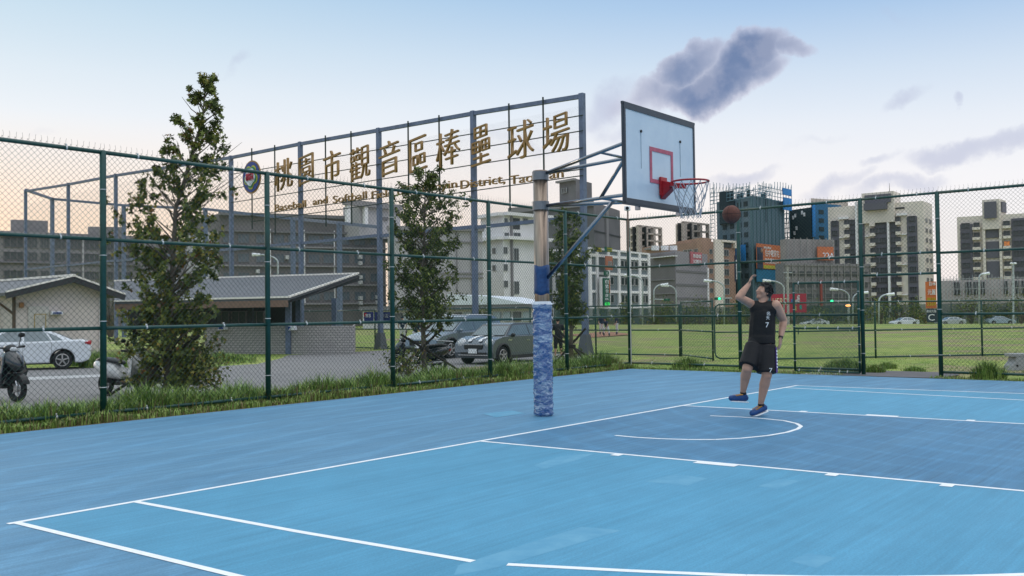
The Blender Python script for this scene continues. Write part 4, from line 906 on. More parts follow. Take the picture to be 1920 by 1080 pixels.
# shelter
sh = thing('tiled_shelter', 'open shelter with a grey tiled roof above a low cement-brick wall', 'shelter', tuple(P(520, 664, 44)))
E1, PK, E0, RL = P(541, 558, 42.5), P(672, 513.5, 47.5), P(215, 567, 47.5), P(215, 529, 53); E0.z = E1.z; RL.z = PK.z
bk2 = (PK-E1); oth = PK+V((bk2.x, bk2.y, -bk2.z)); othL = RL+V((bk2.x, bk2.y, -bk2.z))
for q4 in ([E0, E1, PK, RL],): MB().prism(q4, (0, 0, -.12)).build('roof', m_tile, sh)
for a_, b_ in ((E0, E1), (RL, PK), (E1, PK)): MB().bar(a_+V((0, 0, .03)), b_+V((0, 0, .03)), .10, .08).build('roof_trim', m_trim, sh)
MB().bar(E0+V((.05, .05, -.26)), E1+V((0, .05, -.26)), .06, .30).build('fascia', mat('timber_fascia', (.20, .13, .10), .8, scale=3), sh)
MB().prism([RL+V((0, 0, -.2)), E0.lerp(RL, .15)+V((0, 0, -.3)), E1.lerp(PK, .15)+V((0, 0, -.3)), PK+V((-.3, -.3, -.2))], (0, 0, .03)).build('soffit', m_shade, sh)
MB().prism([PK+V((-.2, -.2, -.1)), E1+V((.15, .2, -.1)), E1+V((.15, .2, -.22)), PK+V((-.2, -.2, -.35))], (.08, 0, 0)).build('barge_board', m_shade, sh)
for x, D in ((541, 44.5), (560, 47), (627, 50.5), (400, 46.5), (470, 45.6)):
    q = P(x, 600, D); MB().box((q.x, q.y, (zb+2.3)/2), (.24, .24, 2.3-zb), rz=.6).build('post', m_galv if x > 500 else m_shade, sh)
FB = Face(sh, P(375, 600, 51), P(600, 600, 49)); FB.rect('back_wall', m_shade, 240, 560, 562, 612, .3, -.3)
for x in (405, 437, 470): FB.win(x, x+28, 583, 607, glass=mat('dim_pane', (.10, .13, .13), .3), frame=m_g1, mull=1, thick=.2)
lw = thing('low_wall', 'low cement-brick wall in front of the tiled shelter', 'wall', tuple(P(520, 664, 44)))
A1, B1 = P(384, 664, 45.9), P(661, 661, 43.4); A1.z = B1.z = -.4
m_brick = mat('cement_brick', (.30, .29, .28), .9, scale=2, var=.15)
t = m_brick.node_tree; b = t.nodes['Principled BSDF']; br = t.nodes.new('ShaderNodeTexBrick'); x = t.nodes.new('ShaderNodeTexCoord'); mp = t.nodes.new('ShaderNodeMapping'); mp.inputs['Rotation'].default_value = (radians(90), 0, 0); sx = t.nodes.new('ShaderNodeSeparateXYZ'); cx_ = t.nodes.new('ShaderNodeCombineXYZ')
t.links.new(x.outputs['Object'], sx.inputs[0]); t.links.new(sx.outputs[1], cx_.inputs[0]); t.links.new(sx.outputs[2], cx_.inputs[1]); t.links.new(cx_.outputs[0], br.inputs['Vector'])
br.inputs['Scale'].default_value = 2.2; br.inputs['Mortar Size'].default_value = .03; br.inputs['Color1'].default_value = (.40, .375, .36, 1); br.inputs['Color2'].default_value = (.34, .32, .31, 1); br.inputs['Mortar'].default_value = (.19, .18, .18, 1); t.links.new(br.outputs['Color'], b.inputs['Base Color'])
bkw = V((FW.x, FW.y, 0))*.25
MB().prism([A1, B1, B1+V((0, 0, 1.33)), A1+V((0, 0, 1.33))], bkw).build('brick_face', m_brick, lw)
e_ = P(664, 655, 49); MB().prism([B1, V((e_.x, e_.y, -.4)), V((e_.x, e_.y, .93)), B1+V((0, 0, 1.33))], (.2, .1, 0)).build('brick_face', m_brick, lw)
FW_ = Face(lw, A1, B1)
board('small white notice with blue characters on the low brick wall', FW_, 415, 428, 612, 618, m_white, [('請勿', m_bluep, 417, 426, 613, 617)], out=.02, name='wall_sign')
board('white and blue round-marked notice on the low brick wall near its right end', FW_, 546, 557, 611, 619, m_white, [('P', m_bluep, 548, 551, 612, 618)], out=.02, name='wall_sign')
# blue banners on the low fence
FN = Face(None, P(683, 600, 50), P(740, 600, 49)); FN.T = None
m_nav = mat('banner_navy', (.05, .06, .22), .6)
for lab, x0, x1, tx in (('blue and white banner with a red roundel tied to the low field fence', 683, 700, '賽事'), ('violet-blue banner with white lettering beside the steel frame post', 703, 735, '青年盃')):
    t_ = thing('banner', lab, 'banner', tuple(FN.at(x0, 606))); FN.T = t_; FN.rect('cloth', m_nav, x0, x1, 585, 604, .03); c = FN.at((x0+x1)/2, 592)+FN.n*.05
    text(tx, c, FN.e if FN.e.dot(_r) > 0 else -FN.e, UPV, .35 if x0 < 700 else .7, .2, m_white, t_)
    if x0 < 700: MB().tube([FN.at(686, 590)+FN.n*.03, FN.at(686, 590)+FN.n*.05], .1, n=14).build('roundel', mat('roundel_red', (.4, .02, .03), .5), t_)
# ------------------------------------------------------------------ far roadside: signs, lamps, signals
FH = Face(None, P(1430, 570, 150), P(1516, 570, 148))
board('red billboard reading HERO beyond the field, partly behind the player', FH, 1446, 1512, 551, 586, mat('billboard_red', (.38, .025, .05), .6, scale=.5), [('HERO', mat('cream_paint', (.70, .62, .40), .6), 1449, 1477, 559, 571), ('棒', m_white, 1494, 1500, 552, 569)], name='billboard', cat='billboard', out=0)
t_ = [o for o in COL.objects if o.name.startswith('billboard')][-1]; FH.T = t_
FH.rect('support', m_g1, 1484, 1485, 586, 600, .3); FH.rect('support', m_g1, 1508, 1509, 586, 600, .3)
for x, y, c in ((1483, 565, (.05, .12, .35)), (1487, 572, (.4, .25, .2)), (1491, 566, (.5, .5, .5)), (1499, 576, (.02, .3, .25)), (1489, 578, (.45, .4, .1))):
    FH.rect('printed_figure', mat('print_%d' % x, c, .6), x, x+4, y-4, y+4, .05, .26)
FO = Face(None, P(1734, 570, 135), P(1762, 570, 134))
board('tall orange vertical sign with white lettering beside the doorway post', FO, 1736, 1756, 528, 578, m_org, [('巨林', m_white, 1743, 1755, 529, 536), ('元麗', m_white, 1740, 1755, 543, 553), ('電話', m_yel, 1739, 1755, 558, 564), ('3369', m_yel, 1739, 1755, 567, 573)], name='vertical_sign', out=0)
board('dark painted wall panel with a white swirl under the orange vertical sign', FO, 1737, 1764, 579.5, 604, mat('dark_mural', (.03, .045, .06), .7), [('歡迎光臨', m_white, 1738, 1756, 581, 586), ('C', m_white, 1741, 1753, 589, 601)], name='mural_board', out=0)
m_pole = mat('lamp_pole_grey', (.42, .46, .48), .5, metal=.2, var=.05)
LAMPS = [(1205, 596, 1183, 517, 150, 'thin arched street lamp in front of the white-framed block'), (1226, 585, 1240, 534, 160, 'arched street lamp left of the plain grey building, its arm to the right'), (1268, 585, 1253, 536, 160, 'arched street lamp before the plain grey building, its arm to the left'),
         (1358, 590, 1333, 527, 140, 'arched street lamp in front of the orange-brown block'), (1470, 590, 1444, 527, 130, 'arched street lamp rising behind the player head'), (1592, 596, 1570, 543, 130, 'arched street lamp carrying a green signal before the grey netting'), (1599, 598, 1615, 549, 150, 'short arched street lamp with its arm reaching right of the signal pole'),
         (1648, 596, 1664, 552, 125, 'arched street lamp in front of the beige tower'), (1836, 598, 1842, 514, 125, 'tall straight street lamp before the raw concrete site'), (521, 640, 486, 478, 90, 'arched street lamp rising behind the tiled shelter roof')]
for x, yb, xa, ya, D, lab in LAMPS:
    t_ = thing('street_lamp', lab, 'street lamp', tuple(P(x, yb, D)), group='arched street lamps around the field'); r_m = .085*D/140+.03
    p0 = P(x, yb+18, D); pt = P(xa, ya, D); kn = P(x, ya+(14 if abs(xa-x) > 8 else 8)*D/D, D)
    k = []
    for i in range(9):
        s = i/8; a_ = s*pi/2; k.append(V((0, 0, 0))+kn+(pt-kn).project(RT)*(1-cos(a_))+V((0, 0, 1))*((pt.z-kn.z)*sin(a_)))
    MB().tube([p0, kn]+k[1:], r_m, n=6).build('pole', m_pole, t_, smooth=True)
    d = (k[-1]-k[-2]).normalized(); MB().tube([k[-1]-d*.1, k[-1]+d*(1.0*D/140)], [r_m*1.6, r_m*2.2], n=6).build('lamp_head', m_white, t_)
t_ = thing('street_lamp', 'tall pole with two lamp heads at the right edge', 'street lamp', tuple(P(1900, 600, 120)), group='arched street lamps around the field')
MB().tube([P(1900, 612, 120), P(1900, 492, 120)], .11, n=6).build('pole', m_pole, t_)
for dx in (-3, 3): MB().ell(P(1900+dx, 494, 120), (.22, .22, .14), 8, 6).build('lamp_head', m_white, t_)
t_ = thing('utility_pole', 'pale concrete utility pole with crossarms right of the player head', 'utility pole', tuple(P(1478, 600, 125)))
MB().tube([P(1478, 612, 125), P(1477, 500, 125)], [.2, .11], n=8).build('pole', mat('pole_concrete', (.36, .35, .32), .9), t_)
for y, w in ((511, 8), (521, 4)): MB().bar(P(1477-w, y, 125), P(1477+w, y, 125), .1, .1).build('crossarm', m_pole, t_)
for x, y, xe, D, lab, on in ((1346, 560, 1372, 140, 'lit green traffic signal on a mast arm before the orange-brown block', 1), (1557, 565, 1592, 129, 'lit green traffic signal on a mast arm in front of the grey netting', 1), (1250, 562, 1228, 158, 'unlit dark traffic signal on a mast before the plain grey building', 0)):
    t_ = thing('traffic_signal', lab, 'traffic light', tuple(P(x, y, D)))
    MB().tube([P(x, y-.5, D), P(xe, y-1, D)], .07, n=6).build('mast_arm', m_pole, t_)
    MB().box(P(x, y, D), (.35, .95, .38), rz=YAW).build('housing', mat('signal_housing', (.01, .08, .05), .6), t_)
    q = P(x+(3 if on else 0), y, D-.35); MB().ell(q, (.2, .2, .2), 10, 8).build('lens', mat('green_lit_lens', (.02, .9, .35), .4, var=0, emit=((.05, 1, .42), 1.6)) if on else mat('dim_lens', (.02, .12, .06), .4), t_)
t_ = thing('warning_lamp', 'lit orange warning lamp on a short pole beside the signal', 'warning light', tuple(P(1590, 596, 128)))
MB().tube([P(1590, 600, 128), P(1590, 576, 128)], .05, n=6).build('pole', m_pole, t_); MB().ell(P(1590, 573, 128), (.34, .34, .16), 12, 8).build('lens', mat('amber_lit', (1, .5, .2), .5, var=0, emit=((1, .42, .12), 2.0)), t_)
# far green screen fence
ns = thing('screen_fence', 'long green net screen along the far edge of the field', 'fence', (115, 30, -.6))
prev = None
for i, x in enumerate(range(1040, 1980, 62)):
    D = 171; q = P(x, 600, D); 
    MB().tube([(q.x, q.y, -1.8), (q.x, q.y, 2.2)], .08, n=6).build('post', m_post, ns)
    if prev is not None: MB().prism([V((prev.x, prev.y, -1.8)), V((q.x, q.y, -1.8)), V((q.x, q.y, 1.9+.08*sin(i*2.3))), V((prev.x, prev.y, 1.9+.08*sin(i*2.3-2.3)))], (.03, .03, 0)).build('net_panel', mat('green_screen_net', (.035, .085, .065), .9, scale=.6, col2=(.09, .14, .12), alpha=.45), ns)
    prev = q
# ------------------------------------------------------------------ vehicles
m_tyre = mat('tyre_rubber', (.018, .018, .02), .85, var=.2); m_rim = mat('alloy', (.42, .42, .42), .35, metal=.7, var=.1)
m_carglass = mat('tinted_car_glass', (.10, .145, .165), .06, scale=1.2, var=.2, spec=.9); m_blackp = mat('black_plastic', (.014, .014, .016), .45, var=.1)
m_lred = mat('tail_lamp_red', (.38, .01, .02), .25, var=0); m_lclear = mat('headlamp_clear', (.55, .58, .60), .12, var=.1, spec=.8)
m_chrome = mat('chrome', (.55, .57, .60), .15, metal=.9, var=0)
LFT = -V((FW.x, FW.y, 0)).normalized()
RH = V((RT.x, RT.y, 0)).normalized()
def head(deg):                # deg 0: towards image left, 90: towards the camera, 180: image right
    a = radians(deg); v = -RH*cos(a)+LFT*sin(a); return v, math.atan2(v.y, v.x)
def wheel(T, x, y, r, w, spokes=5, rim=None):
    s = 1 if y > 0 else -1; m = MB()
    m.tube([(x, y-s*w, r), (x, y-s*.02, r), (x, y, r)], [r, r, r*.93], n=24); wh = m.build('wheel', m_tyre, T, local=True, smooth=False)
    m = MB(); m.tube([(x, y+s*.002, r), (x, y+s*.006, r)], r*.66, n=24, m=1)
    m.tube([(x+cos(a)*r*.64, y+s*.006, r+sin(a)*r*.64) for a in [2*pi*i/24 for i in range(25)]], r*.045, n=5, cap=False)
    for k in range(spokes):
        a = 2*pi*k/spokes+.3; m.bar((x+cos(a)*r*.08, y+s*.012, r+sin(a)*r*.08), (x+cos(a)*r*.62, y+s*.012, r+sin(a)*r*.62), .018 if spokes > 6 else .05, r*.14)
    m.ell((x, y+s*.012, r), (r*.14, .012, r*.14), 8, 5); m.build('rim', [rim or m_rim, m_blackp], wh, local=True)
def car(name, label, cat, loc, rz, paint, W, prof, arches, ar, wr, gh, zb, hb, hr, wins, front, rear, lower=None, group=None, detail=True, roof=None):
    T = thing(name, label, cat, loc, rz, group); hw = W/2
    poly = list(prof)
    bot = []
    xs_ = sorted(arches, reverse=False); zs = .2
    xr, xf = prof[0][0], prof[-1][0]
    for ax in sorted(arches, reverse=True):
        bot += [(ax+ar*cos(a), wr+ar*sin(a)) for a in [radians(-15+i*15) for i in range(15)] if wr+ar*sin(a) >= zs-.03]
    full = poly+bot
    m = MB(); m.prism([(x, -hw, z) for x, z in full], (0, W, 0)); m.build('body', paint, T, local=True, bevel=.055)
    if lower: 
        for s in (-1, 1): m = MB(); m.box((0, s*(hw+.004), .26), (abs(arches[0]-arches[1])-2*ar-.04, .02, .10)); m.build('sill', lower, T, local=True)
    def gw(z): return hb+(hr-hb)*(z-zb)/(max(p[1] for p in gh)-zb)
    m = MB(); A = [(x, gw(z), z) for x, z in gh]; B = [(x, -gw(z), z) for x, z in gh]; n = len(gh)
    m.face(A); m.face(B[::-1])
    for i in range(n-1): m.face([A[i], A[i+1], B[i+1], B[i]])
    m.build('cabin', roof or paint, T, local=True, bevel=.03)
    for wn in wins:
        for s in (-1, 1): MB().prism([(x, s*(gw(z)+.004), z) for x, z in wn], (0, s*.008, 0)).build('side_window', m_carglass, T, local=True)
    for (x0, z0), (x1, z1), nm in ((front[0], front[1], 'windscreen'), (rear[0], rear[1], 'rear_window')):
        d = V((z1-z0, 0, -(x1-x0))).normalized()*.012
        if (nm == 'windscreen' and d.x < 0) or (nm != 'windscreen' and d.x > 0): d = -d
        k = .90; MB().prism([V((x0, gw(z0)*k, z0))+d, V((x0, -gw(z0)*k, z0))+d, V((x1, -gw(z1)*k, z1))+d, V((x1, gw(z1)*k, z1))+d], d*.3).build(nm, m_carglass, T, local=True)
    for ax in arches:
        for s in (-1, 1): wheel(T, ax, s*(hw-.015), wr, .2)
    MB().box(((arches[0]+arches[1])/2, 0, .34), (abs(arches[0]-arches[1])+.6, W-.3, .3)).build('underbody', m_blackp, T, local=True)
    for s in (-1, 1):
        m = MB(); m.ell((front[0][0]-.28, s*(hb+.10), zb+.05), (.07, .09, .07), 10, 6); m.bar((front[0][0]-.28, s*hb, zb), (front[0][0]-.28, s*(hb+.08), zb+.03), .04, .04); m.build('mirror', paint if 'mirror' not in T.name and cat != 'compact car' else m_blackp, T, local=True)
    return T
SED = dict(W=1.78, prof=[(-1.02-.02, .2), (-1.02, .2)][:0]+[(-2.00, .22), (-2.24, .30), (-2.32, .48), (-2.30, .76), (-2.22, .96), (-2.04, 1.03), (-1.60, 1.02), (.95, .95), (1.75, .87), (2.20, .74), (2.38, .58), (2.40, .34), (2.25, .2)], arches=(-1.40, 1.36), ar=.37, wr=.325,
           gh=[(-1.80, .98), (-1.35, 1.20), (-.95, 1.37), (-.55, 1.43), (.05, 1.44), (.42, 1.38), (1.30, .93)], zb=.96, hb=.85, hr=.62,
           wins=[[(.98, 1.0), (.36, 1.33), (.10, 1.36), (-.12, 1.37), (-.12, 1.0)], [(-.20, 1.0), (-.20, 1.37), (-.60, 1.36), (-.85, 1.30), (-1.05, 1.0)], [(-1.10, 1.0), (-.93, 1.29), (-1.10, 1.22), (-1.40, 1.04), (-1.42, 1.0)]], front=((1.22, .97), (.46, 1.36)), rear=((-1.72, 1.02), (-1.05, 1.34)))
m_wcar = mat('white_car_paint', (.62, .66, .70), .22, scale=1, var=.04, coat=.6); m_scar = mat('silver_blue_paint', (.16, .20, .24), .2, metal=.45, var=.08, coat=.8); m_gcar = mat('compact_grey_paint', (.11, .13, .155), .2, metal=.45, var=.08, coat=.8)
def at_wheel(px, py, z, deg, xw, yw):
    f, rz = head(deg); left = V((-f.y, f.x, 0)); g_ = G(px, py, z); return (g_-f*xw-left*yw).xy.to_3d()+V((0, 0, z)), rz
loc, rz = at_wheel(117, 692.5, RZ, 23, -1.40, .875)
c1 = car('sedan', 'white sedan parked in front of the gabled hut, its rear to the right', 'car', loc, rz, m_wcar, lower=None, **SED)
for s in (-1, 1):
    MB().box((-2.21, s*.81, .90), (.22, .16, .11)).build('tail_lamp', m_lred, c1, local=True, bevel=.02); MB().box((2.22, s*.68, .66), (.30, .36, .13)).build('headlamp', m_lclear, c1, local=True, bevel=.03)
    for x in (.30, -.75): MB().box((x, s*.90, .86), (.16, .02, .025)).build('door_handle', m_wcar, c1, local=True)
    for x in (.98, -.16, -1.06): MB().box((x, s*.891, .62), (.008, .006, .66)).build('door_seam', m_blackp, c1, local=True)
    MB().box((-2.18, s*.885, .63), (.42, .006, .01)).build('bumper_seam', m_blackp, c1, local=True)
    MB().tube([(-1.40+.385*cos(a), s*.888, .325+.385*sin(a)) for a in [radians(-12+i*17) for i in range(13)]], .022, n=5).build('arch_painted_shadow', m_blackp, c1, local=True)  # black tube painting the shade around the rear wheel arch
MB().box((-2.31, 0, .72), (.02, .42, .14)).build('number_plate', m_white, c1, local=True)
# compact car (grey, white stripes on bonnet)
loc, rz = at_wheel(944, 683, RZ, 54, 1.18, .84)
c2 = car('compact_car', 'grey two-tone compact car with round headlights parked just left of the hoop pole', 'compact car', loc, rz, m_gcar, W=1.69,
         prof=[(-1.62, .22), (-1.80, .32), (-1.84, .55), (-1.80, .90), (-1.72, .97), (.85, .97), (1.15, .96), (1.60, .86), (1.76, .70), (1.80, .42), (1.74, .22)], arches=(-1.24, 1.18), ar=.36, wr=.31,
         gh=[(-1.74, .95), (-1.56, 1.36), (-1.2, 1.41), (.15, 1.42), (.42, 1.37), (1.0, .94)], zb=.95, hb=.80, hr=.60, wins=[[(.86, .99), (.34, 1.33), (-.45, 1.35), (-.45, .99)], [(-.52, .99), (-.52, 1.35), (-1.48, 1.31), (-1.62, .99)]], front=((.94, .99), (.40, 1.36)), rear=((-1.72, 1.0), (-1.58, 1.33)), roof=mat('dark_roof_paint', (.05, .055, .06), .25, coat=.6))
for s in (-1, 1):
    f_ = MB(); f_.ell((1.62, s*.60, .72), (.18, .18, .18), 16, 10); f_.build('headlight', m_lclear, c2, local=True, smooth=True)
    m = MB(); m.tube([(1.70-.03*abs(cos(a)), s*.60+.175*cos(a), .72+.175*sin(a)) for a in [2*pi*i/20 for i in range(21)]], .016, n=5, cap=False); m.build('headlight_ring', m_chrome, c2, local=True)
    for k in (0,): MB().prism([(1.72, s*.30, .80), (1.60, s*.30, .872), (1.15, s*.30, .968), (.95, s*.30, .978), (.95, s*.16, .978), (1.15, s*.16, .968), (1.60, s*.16, .872), (1.72, s*.16, .80)], (0, 0, .006)).build('bonnet_stripe', m_white, c2, local=True)
    m = MB(); m.tube([(1.18+.39*cos(a), s*.848, .31+.39*sin(a)) for a in [radians(-10+i*16.7) for i in range(13)]], .04, n=5); m.tube([(-1.24+.39*cos(a), s*.848, .31+.39*sin(a)) for a in [radians(-10+i*16.7) for i in range(13)]], .04, n=5)
    m.box((0, s*.85, .24), (1.7, .03, .12)); m.build('cladding', m_blackp, c2, local=True)
    MB().box((-.30, s*.853, .80), (.16, .02, .025)).build('door_handle', m_chrome, c2, local=True)
    MB().box((.78, s*.848, .83), (.22, .02, .05)).build('side_vent', m_chrome, c2, local=True)
m = MB(); m.box((1.775, 0, .60), (.06, .82, .16)); m.build('grille', m_blackp, c2, local=True, bevel=.03)
m = MB(); m.box((1.79, 0, .69), (.05, .86, .02)); m.box((1.81, 0, .33), (.05, 1.3, .03)); m.build('grille_trim', m_chrome, c2, local=True)
MB().box((1.79, 0, .36), (.04, 1.1, .13)).build('air_intake', m_blackp, c2, local=True)
pl = MB().box((1.83, .0, .47), (.02, .36, .16)).build('number_plate', m_white, c2, local=True)
# SUV
loc, rz = at_wheel(846, 672, RZ, 52, 1.32, .90)
c3 = car('suv', 'pale silver-blue SUV parked behind the grey compact car', 'car', loc, rz, m_scar, W=1.82,
         prof=[(-2.05, .26), (-2.22, .40), (-2.26, .65), (-2.20, 1.02), (-2.1, 1.08), (.9, 1.06), (1.25, 1.04), (1.90, .92), (2.16, .76), (2.22, .45), (2.12, .26)], arches=(-1.33, 1.32), ar=.42, wr=.355,
         gh=[(-2.12, 1.05), (-1.95, 1.50), (-1.7, 1.65), (-.2, 1.70), (.15, 1.64), (1.12, 1.04)], zb=1.05, hb=.86, hr=.64, wins=[[(.92, 1.10), (.16, 1.56), (-.15, 1.60), (-.15, 1.10)], [(-.23, 1.10), (-.23, 1.60), (-1.05, 1.59), (-1.12, 1.10)], [(-1.2, 1.10), (-1.13, 1.58), (-1.65, 1.53), (-1.9, 1.12)]], front=((1.06, 1.09), (.18, 1.62)), rear=((-2.10, 1.10), (-1.92, 1.50)))
for s in (-1, 1):
    MB().box((1.98, s*.72, .80), (.36, .34, .15)).build('headlight', m_lclear, c3, local=True, bevel=.04)
    m = MB(); m.tube([(1.32+.45*cos(a), s*.912, .355+.45*sin(a)) for a in [radians(-10+i*16.7) for i in range(13)]], .05, n=5); m.tube([(-1.33+.45*cos(a), s*.912, .355+.45*sin(a)) for a in [radians(-10+i*16.7) for i in range(13)]], .05, n=5); m.box((0, s*.915, .34), (1.75, .03, .16)); m.build('cladding', m_blackp, c3, local=True)
    MB().tube([(.0, s*.60, 1.72), (-1.5, s*.60, 1.70)], .02, n=6).build('roof_rail', m_chrome, c3, local=True)
    MB().box((-.9, s*.913, .95), (.16, .02, .03)).build('door_handle', m_chrome, c3, local=True)
MB().box((2.20, 0, .62), (.06, 1.0, .20)).build('grille', m_blackp, c3, local=True); MB().box((2.20, 0, .36), (.08, 1.5, .16)).build('lower_bumper', m_blackp, c3, local=True); MB().box((2.24, 0, .50), (.02, .36, .15)).build('number_plate', m_white, c3, local=True)
MB().prism([(-.2, -.5, 1.713), (-.2, .5, 1.713), (-1.2, .5, 1.70), (-1.2, -.5, 1.70)], (0, 0, .006)).build('sunroof', m_carglass, c3, local=True)
# far cars on the road beyond the field
first = None
for (px, D, deg, paint, lab) in ((1695, 165, 8, m_wcar, 'white hatch of a car passing on the far road beside the orange vertical sign'), (1782, 164, 4, mat('pale_silver_paint', (.42, .46, .48), .2, metal=.4, var=0), 'pale silver car on the far road right of the doorway post'), (1527, 166, 5, m_wcar, 'white car roof on the far road behind the open door leaf'), (1874, 165, 180, mat('light_van_blue', (.30, .38, .44), .3), 'light blue vehicle cab on the far road near the right edge')):
    f_, rz = head(deg); q = P(px, 590, D)
    cc_ = car('far_car', lab, 'car', (q.x, q.y, -1.76), rz, paint, group='cars on the far road', **SED)
# ------------------------------------------------------------------ scooters
def scooter(label, loc, rz, paint, paint2, lit=False):
    T = thing('motor_scooter', label, 'scooter', loc, rz)
    for x in (-.62, .64):
        m = MB(); m.tube([(x+cos(a)*.20, 0, .25+sin(a)*.20) for a in [2*pi*i/24 for i in range(25)]], .055, n=8, cap=False); w = m.build('wheel', m_tyre, T, local=True, smooth=True)
        m = MB(); m.tube([(x, -.04, .25), (x, .04, .25)], .06, n=10)
        for k in range(5): m.bar((x, 0, .25), (x+cos(k*1.257)*.17, 0, .25+sin(k*1.257)*.17), .03, .03)
        m.build('rim', m_rim, w, local=True)
    def lf(name, st, mt, par=T):   # stations: x, z, halfwidth, halfheight
        rs = []
        for x, z, w, h in st: rs.append([(x+ (0), w*cos(a), z+h*sin(a)) for a in [2*pi*i/14 for i in range(14)]])
        return MB().rings(rs).build(name, mt, par, local=True, smooth=True)
    lf('tail_body', [(-.98, .74, .05, .03), (-.85, .68, .17, .13), (-.55, .60, .23, .21), (-.2, .55, .21, .19), (-.02, .46, .15, .10), (.02, .40, .12, .05)], paint)
    lf('seat', [(-.90, .80, .07, .03), (-.70, .83, .14, .05), (-.35, .80, .15, .06), (-.08, .76, .12, .05), (.0, .73, .06, .03)], m_blackp)
    MB().box((.20, 0, .30), (.52, .34, .08)).build('footboard', m_blackp, T, local=True, bevel=.02)
    m = MB(); m.prism([(.40, -.24, .30), (.50, -.27, .55), (.46, -.20, .85), (.40, -.10, .95), (.40, .10, .95), (.46, .20, .85), (.50, .27, .55), (.40, .24, .30)], (.10, 0, .02)); m.build('leg_shield', paint, T, local=True, bevel=.03)
    lf('front_cowl', [(.40, .78, .22, .20), (.54, .78, .20, .21), (.66, .72, .15, .16), (.76, .66, .06, .07)], paint)
    m = MB(); m.rings([[(.64+.30*cos(t_), w, .25+.30*sin(t_)) for w in (-.07, 0, .07)]+[(.64+.27*cos(t_), w, .25+.27*sin(t_)) for w in (.07, 0, -.07)] for t_ in [radians(20+i*14) for i in range(10)]]); m.build('front_mudguard', paint2, T, local=True)
    MB().tube([(.44, 0, .90), (.66, 0, .30)], .03).build('fork', m_chrome, T, local=True)
    lf('headlamp_housing', [(.38, 1.0, .12, .07), (.46, 1.0, .13, .09), (.54, .98, .07, .06)], paint2)
    MB().ell((.53, 0, .99), (.05, .08, .055), 10, 6).build('headlamp', m_lclear, T, local=True)
    m = MB(); m.tube([(.36, -.34, 1.04), (.42, -.12, 1.02), (.42, .12, 1.02), (.36, .34, 1.04)], .016); m.tube([(.36, -.35, 1.04), (.37, -.24, 1.035)], .024); m.tube([(.36, .35, 1.04), (.37, .24, 1.035)], .024); m.build('handlebar', m_blackp, T, local=True)
    for s in (-1, 1):
        mr = MB().tube([(.40, s*.20, 1.04), (.36, s*.27, 1.22)], .008).build('mirror', m_blackp, T, local=True); MB().ell((.36, s*.29, 1.26), (.025, .075, .05), 10, 6).build('mirror_head', m_blackp, mr, local=True)
        MB().box((.60, s*.10, .80), (.06, .08, .03)).build('indicator', m_lclear, T, local=True)
    MB().box((-.96, 0, .68), (.04, .14, .06)).build('tail_lamp', m_lred, T, local=True); MB().tube([(-.2, .16, .28), (-.75, .19, .34)], .045).build('exhaust', m_chrome, T, local=True)
    MB().box((-.45, .08, .30), (.5, .12, .16)).build('engine', m_blackp, T, local=True, bevel=.03)
    return T
q = G(-8, 752, RZ); f_, rz = head(152); scooter('black motor scooter at the left edge with its front wheel to the right', (q.x, q.y, RZ), rz, mat('glossy_black', (.012, .016, .022), .15, var=.1, coat=.8), m_blackp)
[o for o in COL.objects if o.name == 'motor_scooter'][0].scale = (1.14, 1.14, 1.14)
q = G(232, 741, RZ); f_, rz = head(150); scooter('white motor scooter standing behind the first fence post', (q.x, q.y, RZ), rz, mat('scooter_white', (.55, .55, .54), .3, var=.05, coat=.4), mat('scooter_silver', (.35, .35, .36), .3, metal=.3))
q = G(785, 699, RZ); f_, rz = head(8); s3 = scooter('black motor scooter with a chrome rear rack under the second tree', (q.x, q.y, RZ), rz, MATS['glossy_black'], m_blackp)
MB().tube([(-.55, 0, .95), (-1.0, .1, .93), (-1.05, 0, .93), (-1.0, -.1, .93), (-.55, 0, .95)], .015).build('rear_rack', m_chrome, s3, local=True)
# concrete bench
q = G(1898, 694, -.25); f_, rz = head(0); bt_ = thing('concrete_bench', 'weathered concrete bench standing on the grass at the right edge', 'bench', (q.x, q.y, -.25), rz)
m_cb = mat('weathered_concrete', (.25, .26, .27), .9, scale=6, col2=(.33, .34, .35), bump=.4)
for x in (0, -1.3):
    m = MB(); m.prism([(x+.14, -.2, 0), (x+.12, -.2, .12), (x+.02, -.2, .24), (x-.02, -.2, .36), (x-.34, -.2, .36), (x-.34, -.2, .22), (x-.22, -.2, .12), (x-.20, -.2, 0)], (0, .4, 0)); m.build('leg', m_cb, bt_, local=True, bevel=.01)
    MB().tube([(x-.03, -.215, .13), (x-.03, .215, .13)], .028, n=10).build('leg_hole', m_blackp, bt_, local=True)
MB().box((-.85, 0, .40), (1.9, .42, .08)).build('seat', m_cb, bt_, local=True, bevel=.01)
